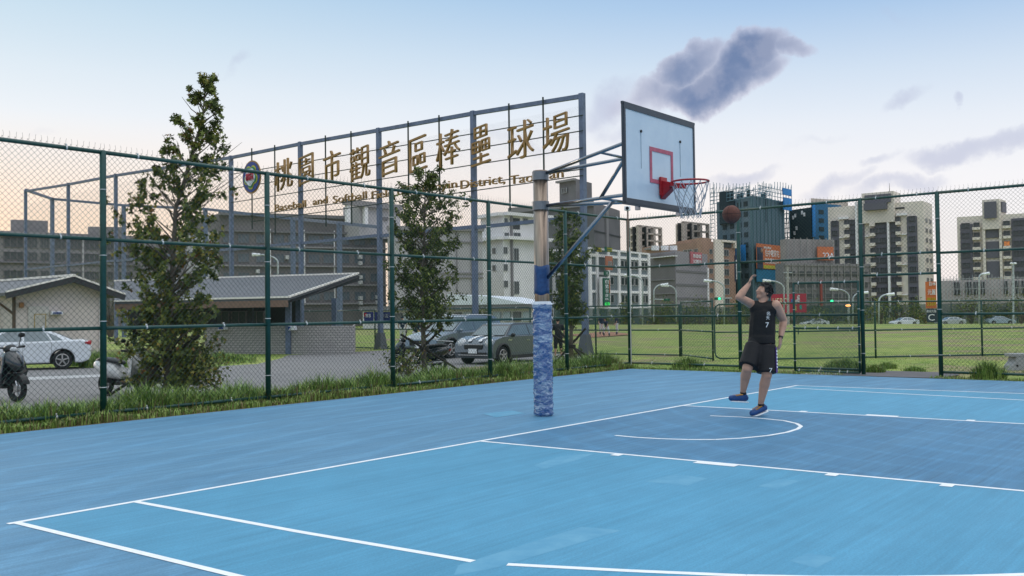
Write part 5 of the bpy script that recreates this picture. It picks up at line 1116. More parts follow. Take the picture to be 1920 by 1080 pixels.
# ------------------------------------------------------------------ people
m_skin = mat('skin', (.42, .235, .165), .5, scale=8, col2=(.50, .29, .21)); m_hair = mat('black_hair', (.008, .007, .008), .5, scale=60, var=.4, bump=.8, bscale=90)
def cap(m, a, b, ra, rb, n=14):
    a = V(a); b = V(b); d = (b-a); L = d.length; d.normalize(); pts = []; rr = []
    for i in range(5): t_ = radians(90-18*i); pts.append(a-d*ra*sin(t_)*.98); rr.append(max(.002, ra*cos(t_)))
    for i in range(1, 4): pts.append(a.lerp(b, i/4)); rr.append(ra+(rb-ra)*i/4)
    for i in range(5): t_ = radians(18*i); pts.append(b+d*rb*sin(t_)); rr.append(rb*cos(t_))
    pts.append(b+d*rb*.99); rr.append(.002); m.tube(pts, rr, n=n)
def small_person(label, px, py, z, h, deg, shirt, pants, capm=None, pose='stand', num=None, sleeves=True, legskin=False, hair=None):
    q = G(px, py, z); f_, rz = head(deg); T = thing('person', label, 'person', (q.x, q.y, z), rz); k = h/1.7
    lean = .35 if pose == 'crouch' else .04; hz = .80 if pose == 'crouch' else .90
    def S_(p): return V(p)*k
    body_ = MB(); ft = [(.05, .13, .04), (-.02, -.13, .04)] if pose != 'crouch' else [(.12, .28, .04), (-.02, -.28, .04)]
    hips = [(0, .09, hz), (0, -.09, hz)]; kn = [(.12 if pose == 'crouch' else .03, ft[0][1]*.9, .46), (.12 if pose == 'crouch' else .02, ft[1][1]*.9, .46)]
    ch = (lean*.7, 0, hz+.42); nk = (lean, 0, hz+.56); hd = (lean+.05, 0, hz+.70)
    for s, (h_, k_, f2_) in enumerate(zip(hips, kn, ft)): cap(body_, S_(h_), S_(k_), .085*k, .06*k); cap(body_, S_(k_), S_((f2_[0], f2_[1], .09)), .055*k, .036*k); cap(body_, S_(f2_), S_((f2_[0]+.14, f2_[1], .035)), .042*k, .035*k)
    cap(body_, S_((0, 0, hz)), S_(ch), .12*k, .13*k); cap(body_, S_(ch), S_(nk), .08*k, .05*k); body_.ell(S_(hd), (.095*k, .078*k, .115*k), 14, 10)
    arms = []
    for s in (-1, 1):
        sh_ = (ch[0], s*.19, ch[2]+.06); el_ = (ch[0]+(.15 if pose == 'crouch' else .02), s*.27, ch[2]-.20); ha = (ch[0]+(.36 if pose == 'crouch' else .14), s*.22, ch[2]-.42)
        cap(body_, S_(sh_), S_(el_), .052*k, .04*k); cap(body_, S_(el_), S_(ha), .038*k, .028*k); cap(body_, S_(ha), S_((ha[0]+.04, ha[1], ha[2]-.07)), .035*k, .02*k); arms.append((sh_, el_))
    bo = body_.build('body', m_skin, T, local=True, remesh=.018)
    m = MB(); cap(m, S_((0, 0, hz+.05)), S_(ch), .145*k, .16*k)
    for s, (sh_, el_) in zip((-1, 1), arms): cap(m, S_((ch[0], s*.08, ch[2]+.04)), S_(sh_), .10*k, .075*k); cap(m, S_(sh_), S_(V(sh_).lerp(V(el_), .6 if sleeves else .2)), .068*k, .06*k)
    m.build('shirt', shirt, T, local=True, remesh=.02)
    m = MB(); cap(m, S_((0, .05, hz+.02)), S_((0, -.05, hz+.02)), .13*k, .13*k)
    for h_, k_, f2_ in zip(hips, kn, ft):
        cap(m, S_(h_), S_(k_), .11*k, .08*k)
        if not legskin: cap(m, S_(k_), S_(V(k_).lerp(V((f2_[0], f2_[1], .09)), .45)), .075*k, .065*k)
    m.build('trousers' if not legskin else 'skirt', pants, T, local=True, remesh=.02)
    for f2_ in ft: m = MB(); cap(m, S_(f2_), S_((f2_[0]+.16, f2_[1], .04)), .05*k, .042*k); m.build('shoe', m_blackp, T, local=True, smooth=True)
    if not legskin:
        for k_, f2_ in zip(kn, ft): m = MB(); cap(m, S_(V(k_).lerp(V(f2_), .35)), S_((f2_[0], f2_[1], .1)), .062*k, .05*k); m.build('sock', mat('navy_cloth', (.012, .02, .05), .8), T, local=True, smooth=True)
    m = MB(); m.ell(S_((hd[0]-.01, 0, hd[2]+.035)), (.105*k, .092*k, .095*k), 14, 8)
    if capm: m.prism([S_(p) for p in ((hd[0]+.06, -.07, hd[2]+.04), (hd[0]+.19, -.05, hd[2]+.03), (hd[0]+.19, .05, hd[2]+.03), (hd[0]+.06, .07, hd[2]+.04))], (0, 0, .015))
    m.build('cap' if capm else 'hair', capm or m_hair, T, local=True, smooth=True)
    if num:
        R2 = Matrix.Rotation(rz, 3, 'Z'); c_ = V((q.x, q.y, z))+R2 @ S_((ch[0]-.175, 0, ch[2]-.05)); e_ = R2 @ V((0, -1, 0))
        me = textmesh(num, .26*k, .006); 
        for v in me.vertices: v.co = S_((ch[0]*.9-.155, 0, ch[2]-.07))+V((-v.co.z, -v.co.x, v.co.y))
        me.materials.clear(); me.materials.append(m_white); o = bpy.data.objects.new('shirt_number', me); COL.objects.link(o); o.parent = T
    return T
m_navy = mat('navy_cloth', (.012, .02, .05), .8); m_wpant = mat('white_trousers', (.55, .55, .56), .85, var=.06)
small_person('baseball player in navy shirt numbered 2 with his back turned, beside the fence post', 755, 641, -.47, 1.72, -80, m_navy, m_wpant, m_navy, num='2')
small_person('baseball player crouching low in a dark shirt behind the trunk of the second tree', 778, 648, -.46, 1.6, 150, m_navy, m_wpant, mat('pale_pink_cap', (.50, .36, .40), .8), pose='crouch')
small_person('small baseball player in dark shirt standing, leftmost of the pair in front of the mound', 1128, 628, -.5, 1.62, 100, m_navy, m_wpant, m_navy)
small_person('small baseball player in numbered dark shirt bending beside another on the mound', 1138, 631, -.5, 1.5, 60, m_navy, m_wpant, m_navy, pose='crouch', num='1')
small_person('small baseball player with a glove standing alone right of the mound pair', 1157, 628.5, -.5, 1.62, 0, m_navy, m_wpant, m_navy)
small_person('small baseball player partly hidden by the tapered steel post', 1102, 629, -.5, 1.5, 30, m_navy, m_wpant, m_navy)
small_person('person in a black blouse and black skirt walking beside the hoop pole', 1047, 671, RZ-.02, 1.55, -90, mat('black_cloth', (.012, .012, .014), .8), MATS['black_cloth'], legskin=True)
small_person('person with a pale cap standing in shade behind the first tree', 253, 651, -.4, 1.6, 60, MATS['black_cloth'], m_navy, mat('white_cap', (.6, .6, .6), .7))
# ------------------------------------------------------------------ the player
pq = G(1421, 780, 0); SC = 1809.2*1.0/(pq-CAMP).dot(FW)
AW = V((FW.x, FW.y, 0)).normalized()
def Q(px, py, b=0.0): return V((pq.x, pq.y, 0))+RH*((px-1421)/SC)+AW*b+V((0, 0, (780-py)/SC+.004*0))
pt = thing('person', 'man in black sleeveless jersey numbered 7 looking up after shooting the ball', 'person', (pq.x, pq.y, 0))
fdir = (RH*-.50-AW*.87).normalized(); rdir = fdir.cross(V((0, 0, 1)))*-1    # rdir: his left, image right
bm = MB()
pel = Q(1430, 640); wst = Q(1431, 622); chs = Q(1434, 590); nkb = Q(1433, 569)
hc_ = Q(1437.5, 547.5)
shR, shL = Q(1414.5, 570.5, .02), Q(1455, 573, -.10)
elR, wrR = Q(1384.5, 557, -.16), Q(1405.5, 533, -.10)
elL, wrL = Q(1474.5, 602, .04), Q(1464.5, 633, -.06)
hipA, knA, anA = Q(1417, 648, -.02), Q(1398, 690, -.14), Q(1394.5, 735, .02)
hipB, knB, anB = Q(1438, 648, -.04), Q(1434, 703, -.14), Q(1426, 757, -.02)
# torso, neck
cap(bm, pel+V((0, 0, -.03)), chs, .095, .125); cap(bm, shR.lerp(chs, .35), shL.lerp(chs, .35), .085, .085); cap(bm, chs, nkb, .10, .062); cap(bm, nkb, Q(1436, 557), .058, .056)
# head: cranium, jaw, nose, ears
fh = (RH*-.92-AW*.30+V((0, 0, .34))).normalized(); sd = V((0, 0, 1)).cross(fh).normalized(); uh = fh.cross(sd).normalized()
mh = Matrix((fh, sd, uh)).transposed()
bm.ell(hc_, (.102, .078, .105), 20, 14, mtx=mh)
def H3(f_, s_, u_): return hc_+fh*f_+sd*s_+uh*u_
cap(bm, H3(.025, 0, -.05), H3(.058, 0, -.088), .062, .034); cap(bm, H3(-.02, 0, -.05), H3(-.03, 0, -.08), .06, .055); cap(bm, H3(.095, 0, .005), H3(.112, 0, -.028), .010, .015)
cap(bm, H3(.09, 0, -.056), H3(.092, 0, -.060), .013, .012)
for s in (-1, 1): bm.ell(H3(-.005, s*.080, -.012), (.020, .010, .032), 10, 8, mtx=mh); cap(bm, H3(.088, s*.012, .022), H3(.078, s*.045, .024), .010, .010); cap(bm, H3(.07, s*.045, -.02), H3(.06, s*.05, -.03), .022, .018)
# arms
cap(bm, shR, elR, .064, .050); cap(bm, elR, elR.lerp(wrR, .35), .049, .051); cap(bm, elR.lerp(wrR, .35), wrR, .051, .029)
cap(bm, shL, shL.lerp(elL, .55), .072, .064); cap(bm, shL.lerp(elL, .55), elL, .064, .050); cap(bm, elL, elL.lerp(wrL, .35), .050, .053); cap(bm, elL.lerp(wrL, .35), wrL, .053, .030)
def hand(base, fd, pn, side, curl, spread=.2):
    """base wrist, fd finger direction, pn palm normal, side thumb direction"""
    fd = fd.normalized(); pn = (pn-fd*pn.dot(fd)).normalized(); sdv = fd.cross(pn).normalized()*side
    c_ = base+fd*.055
    for j in (-.03, -.01, .01, .03): cap(bm, base+fd*.012+sdv*j*.7, base+fd*.092+sdv*j, .0155, .0135, 8)
    for i, (j, L) in enumerate(((.031, .070), (.011, .080), (-.010, .074), (-.030, .058))):
        a = base+fd*.095+sdv*j; d0 = (fd+sdv*j*spread*8).normalized(); p = a
        for seg, (l_, cu) in enumerate(((.44, .3), (.32, .9), (.24, 1.3))):
            d_ = (d0*cos(curl*cu+.06*i)+pn*sin(curl*cu+.06*i)).normalized(); q_ = p+d_*L*l_; cap(bm, p, q_, .0098-.001*seg, .009-.001*seg, 8); p = q_
    a = base+fd*.028+sdv*.030; b_ = a+(sdv*.9+fd*.7+pn*.35).normalized()*.042; c2_ = b_+(fd*1.0+sdv*.25+pn*.3).normalized()*.034; cap(bm, a, b_, .014, .011, 8); cap(bm, b_, c2_, .0105, .009, 8)
hand(wrR, Q(1411, 519)-Q(1406, 532), RH*.9-AW*.3-V((0, 0, .5)), -1, 1.0, .3)
hand(wrL, Q(1462, 655)-Q(1464.5, 633), -RH*.7+AW*.5, 1, .35)
# legs
for h_, k_, a_ in ((hipA, knA, anA), (hipB, knB, anB)):
    cap(bm, h_, k_, .100, .070); cap(bm, k_, k_.lerp(a_, .34)+AW*.015, .066, .070); cap(bm, k_.lerp(a_, .34)+AW*.015, a_, .069, .038)
heA, toA = Q(1398, 748, .04), Q(1370, 745, -.06); heB, toB = Q(1433, 767, .02), Q(1407, 773, -.10)
for a_, he, to in ((anA, heA, toA), (anB, heB, toB)): cap(bm, a_, he, .038, .034); cap(bm, he, to, .034, .034)
bo = bm.build('body', m_skin, pt, remesh=.0075)
for mm in bo.modifiers:
    if mm.type == 'SMOOTH': mm.iterations = 3
# hair
hm = MB(); hm.ell(H3(-.022, 0, .030), (.104, .086, .098), 20, 14, mtx=mh)
hm2 = MB(); random.seed(5)
for i in range(130):
    th_, ph = random.uniform(0, 2*pi), random.uniform(.05, 1.75)
    v_ = V((sin(ph)*cos(th_), sin(ph)*sin(th_), cos(ph)))
    if v_.x > .45 and v_.z < .55: continue
    if v_.z < -.35 and v_.x > -.2: continue
    a = hc_+mh @ V((v_.x*.108-.012, v_.y*.090, v_.z*.108+.016)); b_ = a+(mh @ V((v_.x*.5+.5, v_.y*.9, v_.z+.1))).normalized()*random.uniform(.006, .018); cap(hm2, a, b_, .015, .007, 7)
# keep hair off the face: cut the cranium cap by building only behind/above the hairline
rs = []
for i in range(13):
    ph = i/12*2.15; ring = []
    for j in range(28):
        t_ = 2*pi*j/28; lim = 2.15 if cos(t_) < .1 else (1.12 if cos(t_) > .6 else 1.75); p_ = min(ph, lim)
        v_ = V((sin(p_)*cos(t_), sin(p_)*sin(t_), cos(p_))); ring.append(hc_+mh @ V((v_.x*.112-.006, v_.y*.091, v_.z*.114+.006)))
    rs.append(ring)
hm2.rings(rs, cap=False).build('hair', m_hair, pt, smooth=True)
# face
m_eye = mat('eye_dark', (.01, .008, .008), .2, var=0); m_lip = mat('lip', (.26, .09, .08), .5, var=0); m_sclera = mat('eye_white', (.6, .58, .56), .3, var=0)
for s in (-1, 1):
    MB().ell(H3(.079, s*.032, .008), (.012, .0145, .0055), 10, 6, mtx=mh).build('eye', m_sclera, pt); MB().ell(H3(.088, s*.031, .009), (.005, .006, .005), 8, 6, mtx=mh).build('iris', m_eye, pt)
    m = MB(); cap(m, H3(.091, s*.016, .030), H3(.075, s*.052, .033), .0045, .0035, 6); m.build('eyebrow', m_hair, pt)
m = MB(); cap(m, H3(.096, -.020, -.058), H3(.096, .020, -.058), .005, .005, 6); m.build('mouth', m_lip, pt)
# jersey
m_jer = mat('black_jersey', (.006, .006, .007), .75, scale=14, var=.25, bump=.7, bscale=9)
jm = MB(); [cap(jm, Q(1431, 628)+rdir*s_, chs+rdir*s_*.9, .140, .140) for s_ in (-.035, .035)]; [jm.tube([Q(1431, 644)+rdir*s_, Q(1431, 630)+rdir*s_], [.150, .146], n=20) for s_ in (-.03, .03)]; cap(jm, shR.lerp(chs, .42)+V((0, 0, .0)), shL.lerp(chs, .42), .100, .100)
for s_, w_ in ((shR, .82), (shL, .80)): cap(jm, nkb.lerp(s_, .42)+V((0, 0, -.012)), nkb.lerp(s_, w_)+V((0, 0, -.005)), .058, .060)
for a, ra in (((1413, 634), .02), ((1450, 634), .02)): cap(jm, Q(*a), Q(a[0]+2, 600), ra+.03, ra+.02)
jo = jm.build('jersey', m_jer, pt, remesh=.011)
# shorts
m_sho = mat('black_shorts', (.005, .005, .007), .7, scale=10, var=.3, bump=.6, bscale=7)
sm_ = MB(); cap(sm_, Q(1421, 641), Q(1440, 641), .120, .120)
ra_ = []
def leg_sleeve(h_, k_, r0, r1, over):
    d = (k_-h_).normalized(); end = h_.lerp(k_, over); sm_.tube([h_, h_.lerp(end, .5), end], [r0, (r0+r1)/2, r1], n=18)
leg_sleeve(hipA, knA, .128, .128, .90); leg_sleeve(hipB, knB, .128, .136, .92)
sm_.build('shorts', m_sho, pt, remesh=.012)
m_pur = mat('purple_panel', (.07, .02, .22), .6)
up_, lo_ = hipB+rdir*.128-V((0, 0, .02)), hipB.lerp(knB, .90)+rdir*.132
fo_ = (-AW*.75+RH*.45).normalized()
stp = MB(); stp2 = MB()
for i in range(8):
    a, b_ = up_.lerp(lo_, i/8), up_.lerp(lo_, (i+1)/8); w_ = .035+.012*i/8; n_ = rdir; t_ = n_.cross(V((0, 0, 1))).normalized()
    stp.face([a-t_*w_+n_*.006, a+t_*w_+n_*.006, b_+t_*w_+n_*.006, b_-t_*w_+n_*.006])
    if 1 <= i <= 6: stp2.prism([a-t_*.022+n_*.012, a+t_*.026+n_*.012, a.lerp(b_, .55)+t_*.018+n_*.012, a.lerp(b_, .55)-t_*.03+n_*.012], n_*.002)
stp.build('side_stripe', m_pur, pt); stp2.build('stripe_print', m_white, pt)
def stick(s, c_, w, h, R_, tilt=0):
    text(s, c_, R_, V((0, 0, 1)), w, h, m_white, pt, name='print', ext=.004, shear=0)
cf = (rdir*.5+RH*.5).normalized(); nrm = cf.cross(V((0, 0, 1)))
front = lambda px, py, o: Q(px, py)-AW*o
stick('名', front(1436.5, 588, .215), .046, .050, cf); stick('天', front(1435.5, 596, .215), .046, .046, cf); stick('7', front(1434.5, 609, .205), .044, .066, cf)
stick('7', Q(1436, 692)-AW*.30, .040, .055, cf)
m = MB(); nl = [Q(1425, 566, -.075), Q(1427, 571, -.10), Q(1429, 577, -.13)]; 
# wristband
wd2 = (wrL-elL).normalized(); MB().tube([wrL-wd2*.012, wrL+wd2*.012], .034, n=16).build('wristband', m_blackp, pt)
# shoes
m_shoe = mat('shoe_blue', (.008, .055, .19), .5, scale=25, var=.25); m_lace = mat('lace_orange', (.45, .22, .04), .6)
for a_, he, to in ((anA, heA, toA), (anB, heB, toB)):
    d = (to-he).normalized(); sdv = d.cross(V((0, 0, 1))).normalized(); up2 = sdv.cross(d).normalized(); 
    m = MB(); cap(m, he+up2*.012-d*.01, he.lerp(to, .55)+up2*.012, .047, .046); cap(m, he.lerp(to, .55)+up2*.008, to+up2*.0, .048, .040); cap(m, he+up2*.02, he.lerp(a_, .55), .046, .044)
    sho = m.build('shoe', m_shoe, pt, remesh=.009)
    m = MB(); rs = []
    for dz in (-.050, -.036):
        rs.append([he+d*(x*1.0)+sdv*y+up2*dz for x, y in ((-.055, -.025), (-.03, -.046), (.06, -.046), (.14, -.054), (.20, -.044), (.235, 0), (.20, .044), (.14, .050), (.06, .042), (-.03, .044), (-.055, .025))])
    m.rings(rs).build('sole', m_white, sho and pt, bevel=.004)
    m = MB()
    for i in range(5): c_ = he.lerp(to, .30+.11*i)+up2*(.062-.004*i); cap(m, c_-sdv*.034-up2*.008, c_+sdv*.034-up2*.008, .010, .010, 6)
    cap(m, he.lerp(a_, .4)+d*.02+up2*.03, he.lerp(to, .30)+up2*.062, .012, .010, 6); m.build('laces', m_lace, pt)
    m = MB(); cap(m, he.lerp(a_, .75), he.lerp(a_, .95), .043, .041); m.build('sock', m_blackp, pt, smooth=True)
# ------------------------------------------------------------------ vegetation
m_bark = mat('grey_brown_bark', (.11, .09, .075), .95, scale=5, col2=(.17, .145, .12), bump=.8, bscale=20, streak=(3, 3, .6))
def leafmat(n, c, c2): return mat(n, c, .6, scale=1.6, col2=c2, spec=.3)
L1 = leafmat('leaf_dark', (.038, .060, .013), (.060, .085, .020)); L2 = leafmat('leaf_mid', (.105, .135, .024), (.16, .19, .036)); L3 = leafmat('leaf_yellow', (.17, .17, .03), (.26, .20, .04)); L4 = leafmat('leaf_russet', (.16, .075, .025), (.20, .10, .03))
R_ = random.Random(11)
def rv(s=1): return V((R_.gauss(0, 1), R_.gauss(0, 1), R_.gauss(0, 1))).normalized()*s
STAR = [(cos(a)*r, sin(a)*r) for a, r in [(radians(d), k) for d, k in ((90, 1), (62, .40), (30, .88), (0, .36), (-35, .66), (-90, .16), (-145, .66), (180, .36), (150, .88), (118, .40))]]
LANCE = [(0, 1), (.30, .35), (.26, -.25), (0, -.7), (-.26, -.25), (-.30, .35)]
def leaf(m, p, s, shape, mi, droop=.5):
    n = (rv()+V((0, 0, .5))).normalized(); u = n.cross(rv()).normalized(); u = (u-V((0, 0, droop))).normalized(); n = (n-u*n.dot(u)).normalized(); w = n.cross(u)
    m.face([p+w*x*s-u*0+u*y*-s if False else p+w*(x*s)+u*(y*s)+n*(abs(x)*s*.18) for x, y in shape], mi)
def tree(name, label, base, stem, crown, nbr, per, ls, shape, mixw, tr=.09, stakes=True, gap=.0, group=None):
    """stem: list of points; crown: (z, radius) pairs over the stem height; nbr branches each carrying `per` leaves"""
    T = thing(name, label, 'tree', tuple(base), group=group)
    pts = [V(base)+V(p) for p in stem]; Ht = stem[-1][2]
    m = MB(); m.tube(pts, [tr*(1-.88*p[2]/Ht) for p in stem], n=9)
    def stem_at(z):
        for i in range(len(stem)-1):
            if stem[i][2] <= z <= stem[i+1][2]: return pts[i].lerp(pts[i+1], (z-stem[i][2])/(stem[i+1][2]-stem[i][2]))
        return pts[-1].copy()
    def rad(z):
        for i in range(len(crown)-1):
            if crown[i][0] <= z <= crown[i+1][0]: return crown[i][1]+(crown[i+1][1]-crown[i][1])*(z-crown[i][0])/(crown[i+1][0]-crown[i][0])
        return .1
    lm = MB(); z0, z1 = crown[0][0], crown[-1][0]
    for b in range(nbr):
        z = z0+(z1-z0)*((b+R_.random())/nbr); r = rad(z)*(R_.uniform(.40, 1.12) if z < 3.4 else R_.uniform(.3, 1.2)); a = b*2.4+R_.uniform(-.5, .5)
        zs_ = max(z-r*.75-.1, z0*.5, .3); p0 = stem_at(min(zs_, Ht*.97)); d = V((cos(a), sin(a), 0)); p1 = stem_at(min(z, Ht)); p1 = V((p1.x, p1.y, base[2]+z))+d*r; mid = p0.lerp(p1, .55)+V((0, 0, -.06*r))+rv(.05)
        m.tube([p0, mid, p1], [.022*tr/.09*(1-.6*z/Ht)+.006, .010, .004], n=5, cap=False)
        mi_bias = R_.random()
        if z > 4.2 and R_.random() < .30: continue
        for tw in range(4):
            s_ = R_.uniform(.35, 1); c_ = (mid.lerp(p1, s_*2-1) if s_ > .5 else p0.lerp(mid, s_*2)); e_ = c_+rv(.26*max(r, .3))+V((0, 0, .05)); m.tube([c_, e_], [.006, .003], n=3, cap=False)
            for l in range(per//4):
                p = c_.lerp(e_, R_.uniform(.1, 1.15))+rv(R_.uniform(.01, .13))
                w = R_.random(); w = w*.75+mi_bias*.25
                mi = 0 if w < mixw[0] else 1 if w < mixw[1] else 2 if w < mixw[2] else 3
                leaf(lm, p, ls*R_.uniform(.65, 1.2), shape, mi)
    m.build('trunk', m_bark, T, smooth=True); lm.build('crown', [L1, L2, L3, L4], T)
    if stakes:
        for k, (a, r0, h) in enumerate(stakes):
            d = V((cos(a), sin(a), 0)); c_ = V(base)+V((0, 0, h)); s0 = V(base)+d*r0; s0.z -= .05; MB().tube([s0, c_+(c_-s0)*.55], .035, n=7).build('stake', mat('tarred_stake', (.022, .017, .014), .85, scale=5, var=.3), T)
        MB().tube([V(base)+V((0, 0, stakes[0][2]-.05)), V(base)+V((0, 0, stakes[0][2]+.05))], tr+.06, n=10).build('tie', MATS['tarred_stake'], T)
    return T
az = math.atan2(RH.y, RH.x)
def lean(*p): return [tuple(RH*x+V((0, 0, z))) for x, z in p]
b1 = G(312, 741, -.33); b1.z = -.33
tree('young_sweetgum_tree', 'tallest young star-leaved tree, leaning over the fence at left with yellowing leaves', b1, lean((0, 0), (.05, 1.5), (.15, 2.8), (.22, 4.2), (.55, 5.3), (.85, 6.3), (.95, 7.35)),
     [(.25, .8), (.6, 1.15), (1.5, 1.05), (2.2, 1.15), (3.2, 1.3), (4.15, 1.45), (5.0, 1.25), (5.8, 1.0), (6.05, .6), (6.7, .5), (7.3, .2)], 165, 68, .088, STAR, (.45, .78, .90), .085, [(az+.25, 1.35, .95), (az+pi-.1, 1.45, .85), (az-1.9, 1.2, .9)])
b2 = G(796, 702, -.34); b2.z = -.34
tree('young_tree', 'young bushy green tree with crossed stakes between the pole and the first tree', b2, lean((0, 0), (-.03, 1.6), (.02, 3.2), (.05, 4.6), (.10, 6.1)),
     [(1.7, .8), (2.0, 1.0), (2.7, 1.2), (3.4, 1.2), (4.1, 1.15), (4.9, 1.12), (5.6, .85), (6.05, .35)], 135, 84, .078, LANCE, (.62, .93, .97), .085, [(az+.15, 1.25, .75), (az+pi-.1, 1.0, .85), (az-1.5, 1.2, .9)])
b3 = G(1072, 697, -.33); b3.z = -.33
tree('young_tree', 'slim young green tree with crossed stakes just right of the hoop pole', b3, lean((0, 0), (0, 1.6), (-.05, 3.0), (-.08, 4.7)),
     [(1.5, .35), (2.0, .5), (2.8, .62), (3.6, .66), (4.2, .55), (4.75, .22)], 90, 72, .070, LANCE, (.60, .94, .98), .07, [(az+.1, 1.3, .75), (az+pi+.2, .8, .8), (az-.9, 1.1, .8)])
# low foliage at the first tree foot and small shrub under the second
def bush(name, label, c, rx, ry, h, n, ls, shape=LANCE, mixw=(.5, .92, .99), group=None, stem=True, cat='bush'):
    T = thing(name, label, cat, tuple(c), group=group); lm = MB(); sm2 = MB(); c = V(c)
    for k in range(max(6, n//60)):
        th = R_.uniform(0, 2*pi); q_ = R_.random()**.5; tip = c+V((rx*q_*cos(th), ry*q_*sin(th), h*R_.uniform(.45, 1)*(1-.35*q_*q_))); sm2.tube([c, c.lerp(tip, .5)+V((0, 0, .1*h)), tip], [.03*h+.01, .015*h+.005, .004], n=4, cap=False)
        for j in range(60):
            mi = R_.random(); mi = 0 if mi < mixw[0] else 1 if mi < mixw[1] else 2 if mi < mixw[2] else 3
            leaf(lm, tip+V((R_.gauss(0, .26*rx), R_.gauss(0, .26*ry), R_.gauss(-.12*h, .20*h))), ls*R_.uniform(.6, 1.2), shape, mi)
    for i, p in enumerate(lm.v):
        if p[2] < c.z: lm.v[i] = (p[0], p[1], c.z+.02)
    sm2.build('stem', m_bark, T); lm.build('foliage', [L1, L2, L3, L4], T); return T
q = P(340, 725, 22.2); bush('leafy_bush', 'yellow-green leafy growth at the foot of the tallest tree', (q.x, q.y, -.33), 0.78, .7, 1.45, 2000, .07, STAR, (.35, .8, .97))
q = P(765, 700, 27.5); bush('leafy_bush', 'scraggly leafy growth around the scooter at the foot of the second tree', (q.x, q.y, -.34), .9, .5, .85, 700, .06, LANCE, (.5, .9, .96))
q = P(1072, 688, 30); bush('leafy_bush', 'small leafy growth at the foot of the slim staked tree', (q.x, q.y, -.33), .55, .4, .9, 600, .06, LANCE, (.45, .9, .98))
# far bushes and trees behind the field
FB_ = [(1150, 111, 4, 1.6), (1172, 117, 2, 3.2), (1243, 112, 3, 3.4), (1228, 116, 3, 1.8), (1283, 114, 4, 2.6), (1310, 112, 5, 3.0), (1345, 117, 4, 1.8), (1375, 112, 3, 2.6), (1404, 116, 4, 2.4), (1490, 114, 5, 2.0), (1528, 112, 4, 2.4), (1560, 117, 4, 1.9), (1606, 114, 3, 2.3), (1652, 111, 5, 2.6), (1682, 117, 5, 3.2), (1712, 112, 3, 2.4), (1735, 114, 3, 1.6), (1790, 116, 4, 1.8), (1822, 112, 4, 3.4), (1850, 113, 3, 2.8), (1885, 117, 3, 2.2), (1914, 112, 4, 3.8)]
SIDE = ['round', 'thin', 'ragged', 'broad', 'low', 'spreading']
for i, (px, D, r, h) in enumerate(FB_):
    D += 54; h *= 1.45; q = P(px, 600, D); near = ['the white-framed block', 'the plain grey building', 'the orange-brown block', 'the netted tower', 'the grey netting', 'the beige tower', 'the raw concrete site'][0 if px < 1200 else 1 if px < 1300 else 2 if px < 1390 else 3 if px < 1480 else 4 if px < 1630 else 5 if px < 1750 else 6]
    bush('roadside_bush', 'roadside bush at the far field edge below %s' % near, (q.x, q.y, -1.78), r*.62, r*.62, h+.7, 420+60*int(h), .24, LANCE, (.45, .93, .985), group='bushes along the far field edge below %s' % near)
for px, D, h, lab in ((480, 55, 2.0, 'small tree beyond the low brick wall end at left of the steel post'), (905, 58, 2.3, 'small dark sapling between the pale shed and the parked cars'), (18, 75, 4.6, 'green tree top rising behind the gabled hut roof'), (208, 90, 7.5, 'green tree top rising above the hut beside the first fence post')):
    q = P(px, 640, D); bush('background_tree', lab, (q.x, q.y, -.4), h*.30, h*.30, h, 1000, .11, LANCE, (.55, .95, .99), cat='tree')
# ------------------------------------------------------------------ grass
GM = [mat('grass_blade_green', (.115, .215, .035), .6, scale=2, col2=(.17, .285, .05)), mat('grass_blade_light', (.23, .34, .07), .6, scale=2, col2=(.32, .42, .11)), mat('grass_blade_dry', (.20, .165, .075), .8, var=.2), mat('grass_blade_dark', (.06, .12, .025), .7, var=.2)]
def blade(m, p, h, w, mi, lean_=.45):
    a = R_.uniform(0, 2*pi); d = V((cos(a), sin(a), 0)); s_ = V((-d.y, d.x, 0))*w; k = R_.uniform(.15, 1)*lean_*h; b_ = p+d*k*.35+V((0, 0, h*.6)); t_ = p+d*k+V((0, 0, h*R_.uniform(.72, 1)))
    i = len(m.v); m.v += [tuple(p-s_), tuple(p+s_), tuple(b_+s_*.7), tuple(b_-s_*.7), tuple(t_)]; m.f += [(i, i+1, i+2, i+3), (i+3, i+2, i+4)]; m.m += [mi, mi]
def pick(dry=.07, dark=.2):
    r = R_.random(); return 2 if r < dry else 3 if r < dry+dark else 1 if r > .62 else 0
# strip along the left fence
m = MB()
for k in range(52000):
    x = R_.uniform(-1, 18.3); y = 5.62+abs(R_.gauss(0, .85)); 
    if y > 8.4: continue
    cl = noise.noise(V((x*.9, y*.8, 3)))*.5+.5; cl2 = noise.noise(V((x*2.6, y*2, 9)))*.5+.5
    if R_.random() > .30+cl*.9: continue
    h = (.13+.50*cl*cl2*1.5)*(1.0 if y > 5.95 else .45)
    blade(m, V((x, y, gh(x, y)-.01)), h*R_.uniform(.6, 1.25), .0085, pick(.04 if y > 6.0 else .30, .14), .75)
tag(m.build('grass', GM, None), 'long unkempt grass along the foot of the left fence', 'grass', kind='stuff')
m = MB()
for k in range(7000):
    y = R_.uniform(-9, 6.0); x = fx(y)-.55+abs(R_.gauss(0, .35))
    if -1.7 < y < .15 and x < 19.2: continue
    cl = noise.noise(V((x*.9, y*.9, 5)))*.5+.5
    blade(m, V((x, y, -.05)), (.04+.12*cl)*R_.uniform(.6, 1.2), .006, pick(.2, .25), .8)
tag(m.build('grass', GM, None), 'short rough grass along the foot of the far fence', 'grass', kind='stuff')
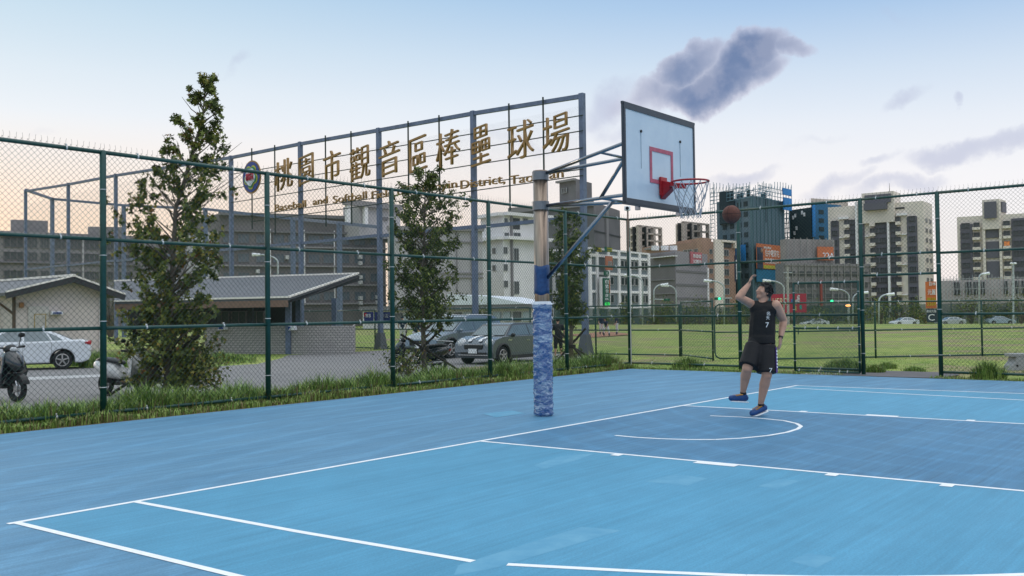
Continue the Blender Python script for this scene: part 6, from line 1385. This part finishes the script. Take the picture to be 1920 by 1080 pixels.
# tall tussocks
for i, (px, D, r, h, lab) in enumerate(((1290, 24.3, .40, .42, 'grass tussock at the far fence left of the player'), (1585, 22.6, .50, .46, 'grass tussock growing through the open door leaf'), (1640, 21.9, .24, .30, 'small grass tussock at the left post of the doorway'), (1853, 19.6, .34, .52, 'tall grass tussock under the far fence near the concrete bench'), (945, 21.3, .40, .55, 'tall grass tussock at the fence below the grey compact car'), (1715, 27.0, .3, .22, 'low grass tussock beside the dark path'), (1662, 28.5, .3, .3, 'grass tussock beyond the doorway at a low fence post'))):
    q = P(px, 690, D); c = V((q.x, q.y, gh(q.x, q.y)-.01)); m = MB()
    for k in range(int(900*r/.4)):
        a = R_.uniform(0, 2*pi); rr = r*R_.random()**.7; s_ = 1-.45*rr/r
        p = c+V((rr*cos(a), rr*sin(a), 0)); hh = h*s_*R_.uniform(.5, 1.15); i0 = len(m.v); blade(m, p, hh, .007, pick(.06, .3), .9)
    m.build('grass_tussock', GM, None, label=lab, cat='grass')
for i, (px, D, r, h, lab) in enumerate(((176, 37, 1.1, .75, 'tall wild grass clump just behind the white sedan tail'), (214, 35.5, 1.2, .62, 'tall wild grass clump right of the first fence post beyond the road'), (250, 36.5, 1.2, .72, 'tall wild grass clump below the person in shade'), (412, 38, 1.0, .55, 'grass clump at the left foot of the low brick wall'))):
    q = P(px, 670, D); c = V((q.x, q.y, -.37)); m = MB()
    for k in range(1500):
        a = R_.uniform(0, 2*pi); rr = r*R_.random()**.6; blade(m, c+V((rr*cos(a), rr*sin(a), 0)), h*(1-.5*rr/r)*R_.uniform(.5, 1.15), .012, pick(.06, .3), .8)
    m.build('grass_tussock', GM, None, label=lab, cat='grass')
# field sward near the fences
m = MB()
for k in range(16000):
    u = R_.random(); D = 24+14*u*u; px = R_.uniform(1080, 1960); q = P(px, 600, D); x, y = q.x, q.y
    if y < 6 and x < 19: continue
    blade(m, V((x, y, gh(x, y)-.005)), R_.uniform(.02, .055)*(1+.5*noise.noise(V((x*.5, y*.5, 0)))), .008, pick(.08, .08), .8)
for k in range(1200):
    px = R_.uniform(640, 1100); D = R_.uniform(42, 50); q = P(px, 600, D); x, y = q.x, q.y
    if x < 31: continue
    blade(m, V((x, y, gh(x, y)-.005)), R_.uniform(.04, .10), .02, pick(.05, .12), .8)
for k in range(7000):
    px = R_.uniform(150, 480); D = R_.uniform(33, 44); q = P(px, 600, D); x, y = q.x, q.y
    blade(m, V((x, y, -.36)), R_.uniform(.06, .30 if px < 330 else .15), .012, pick(.08, .3), .8) if (y > 26.2 or x > 17) and y > 23 else None
tag(m.build('field_grass', GM, None), 'mown green grass of the baseball field and the verges', 'grass', kind='stuff')
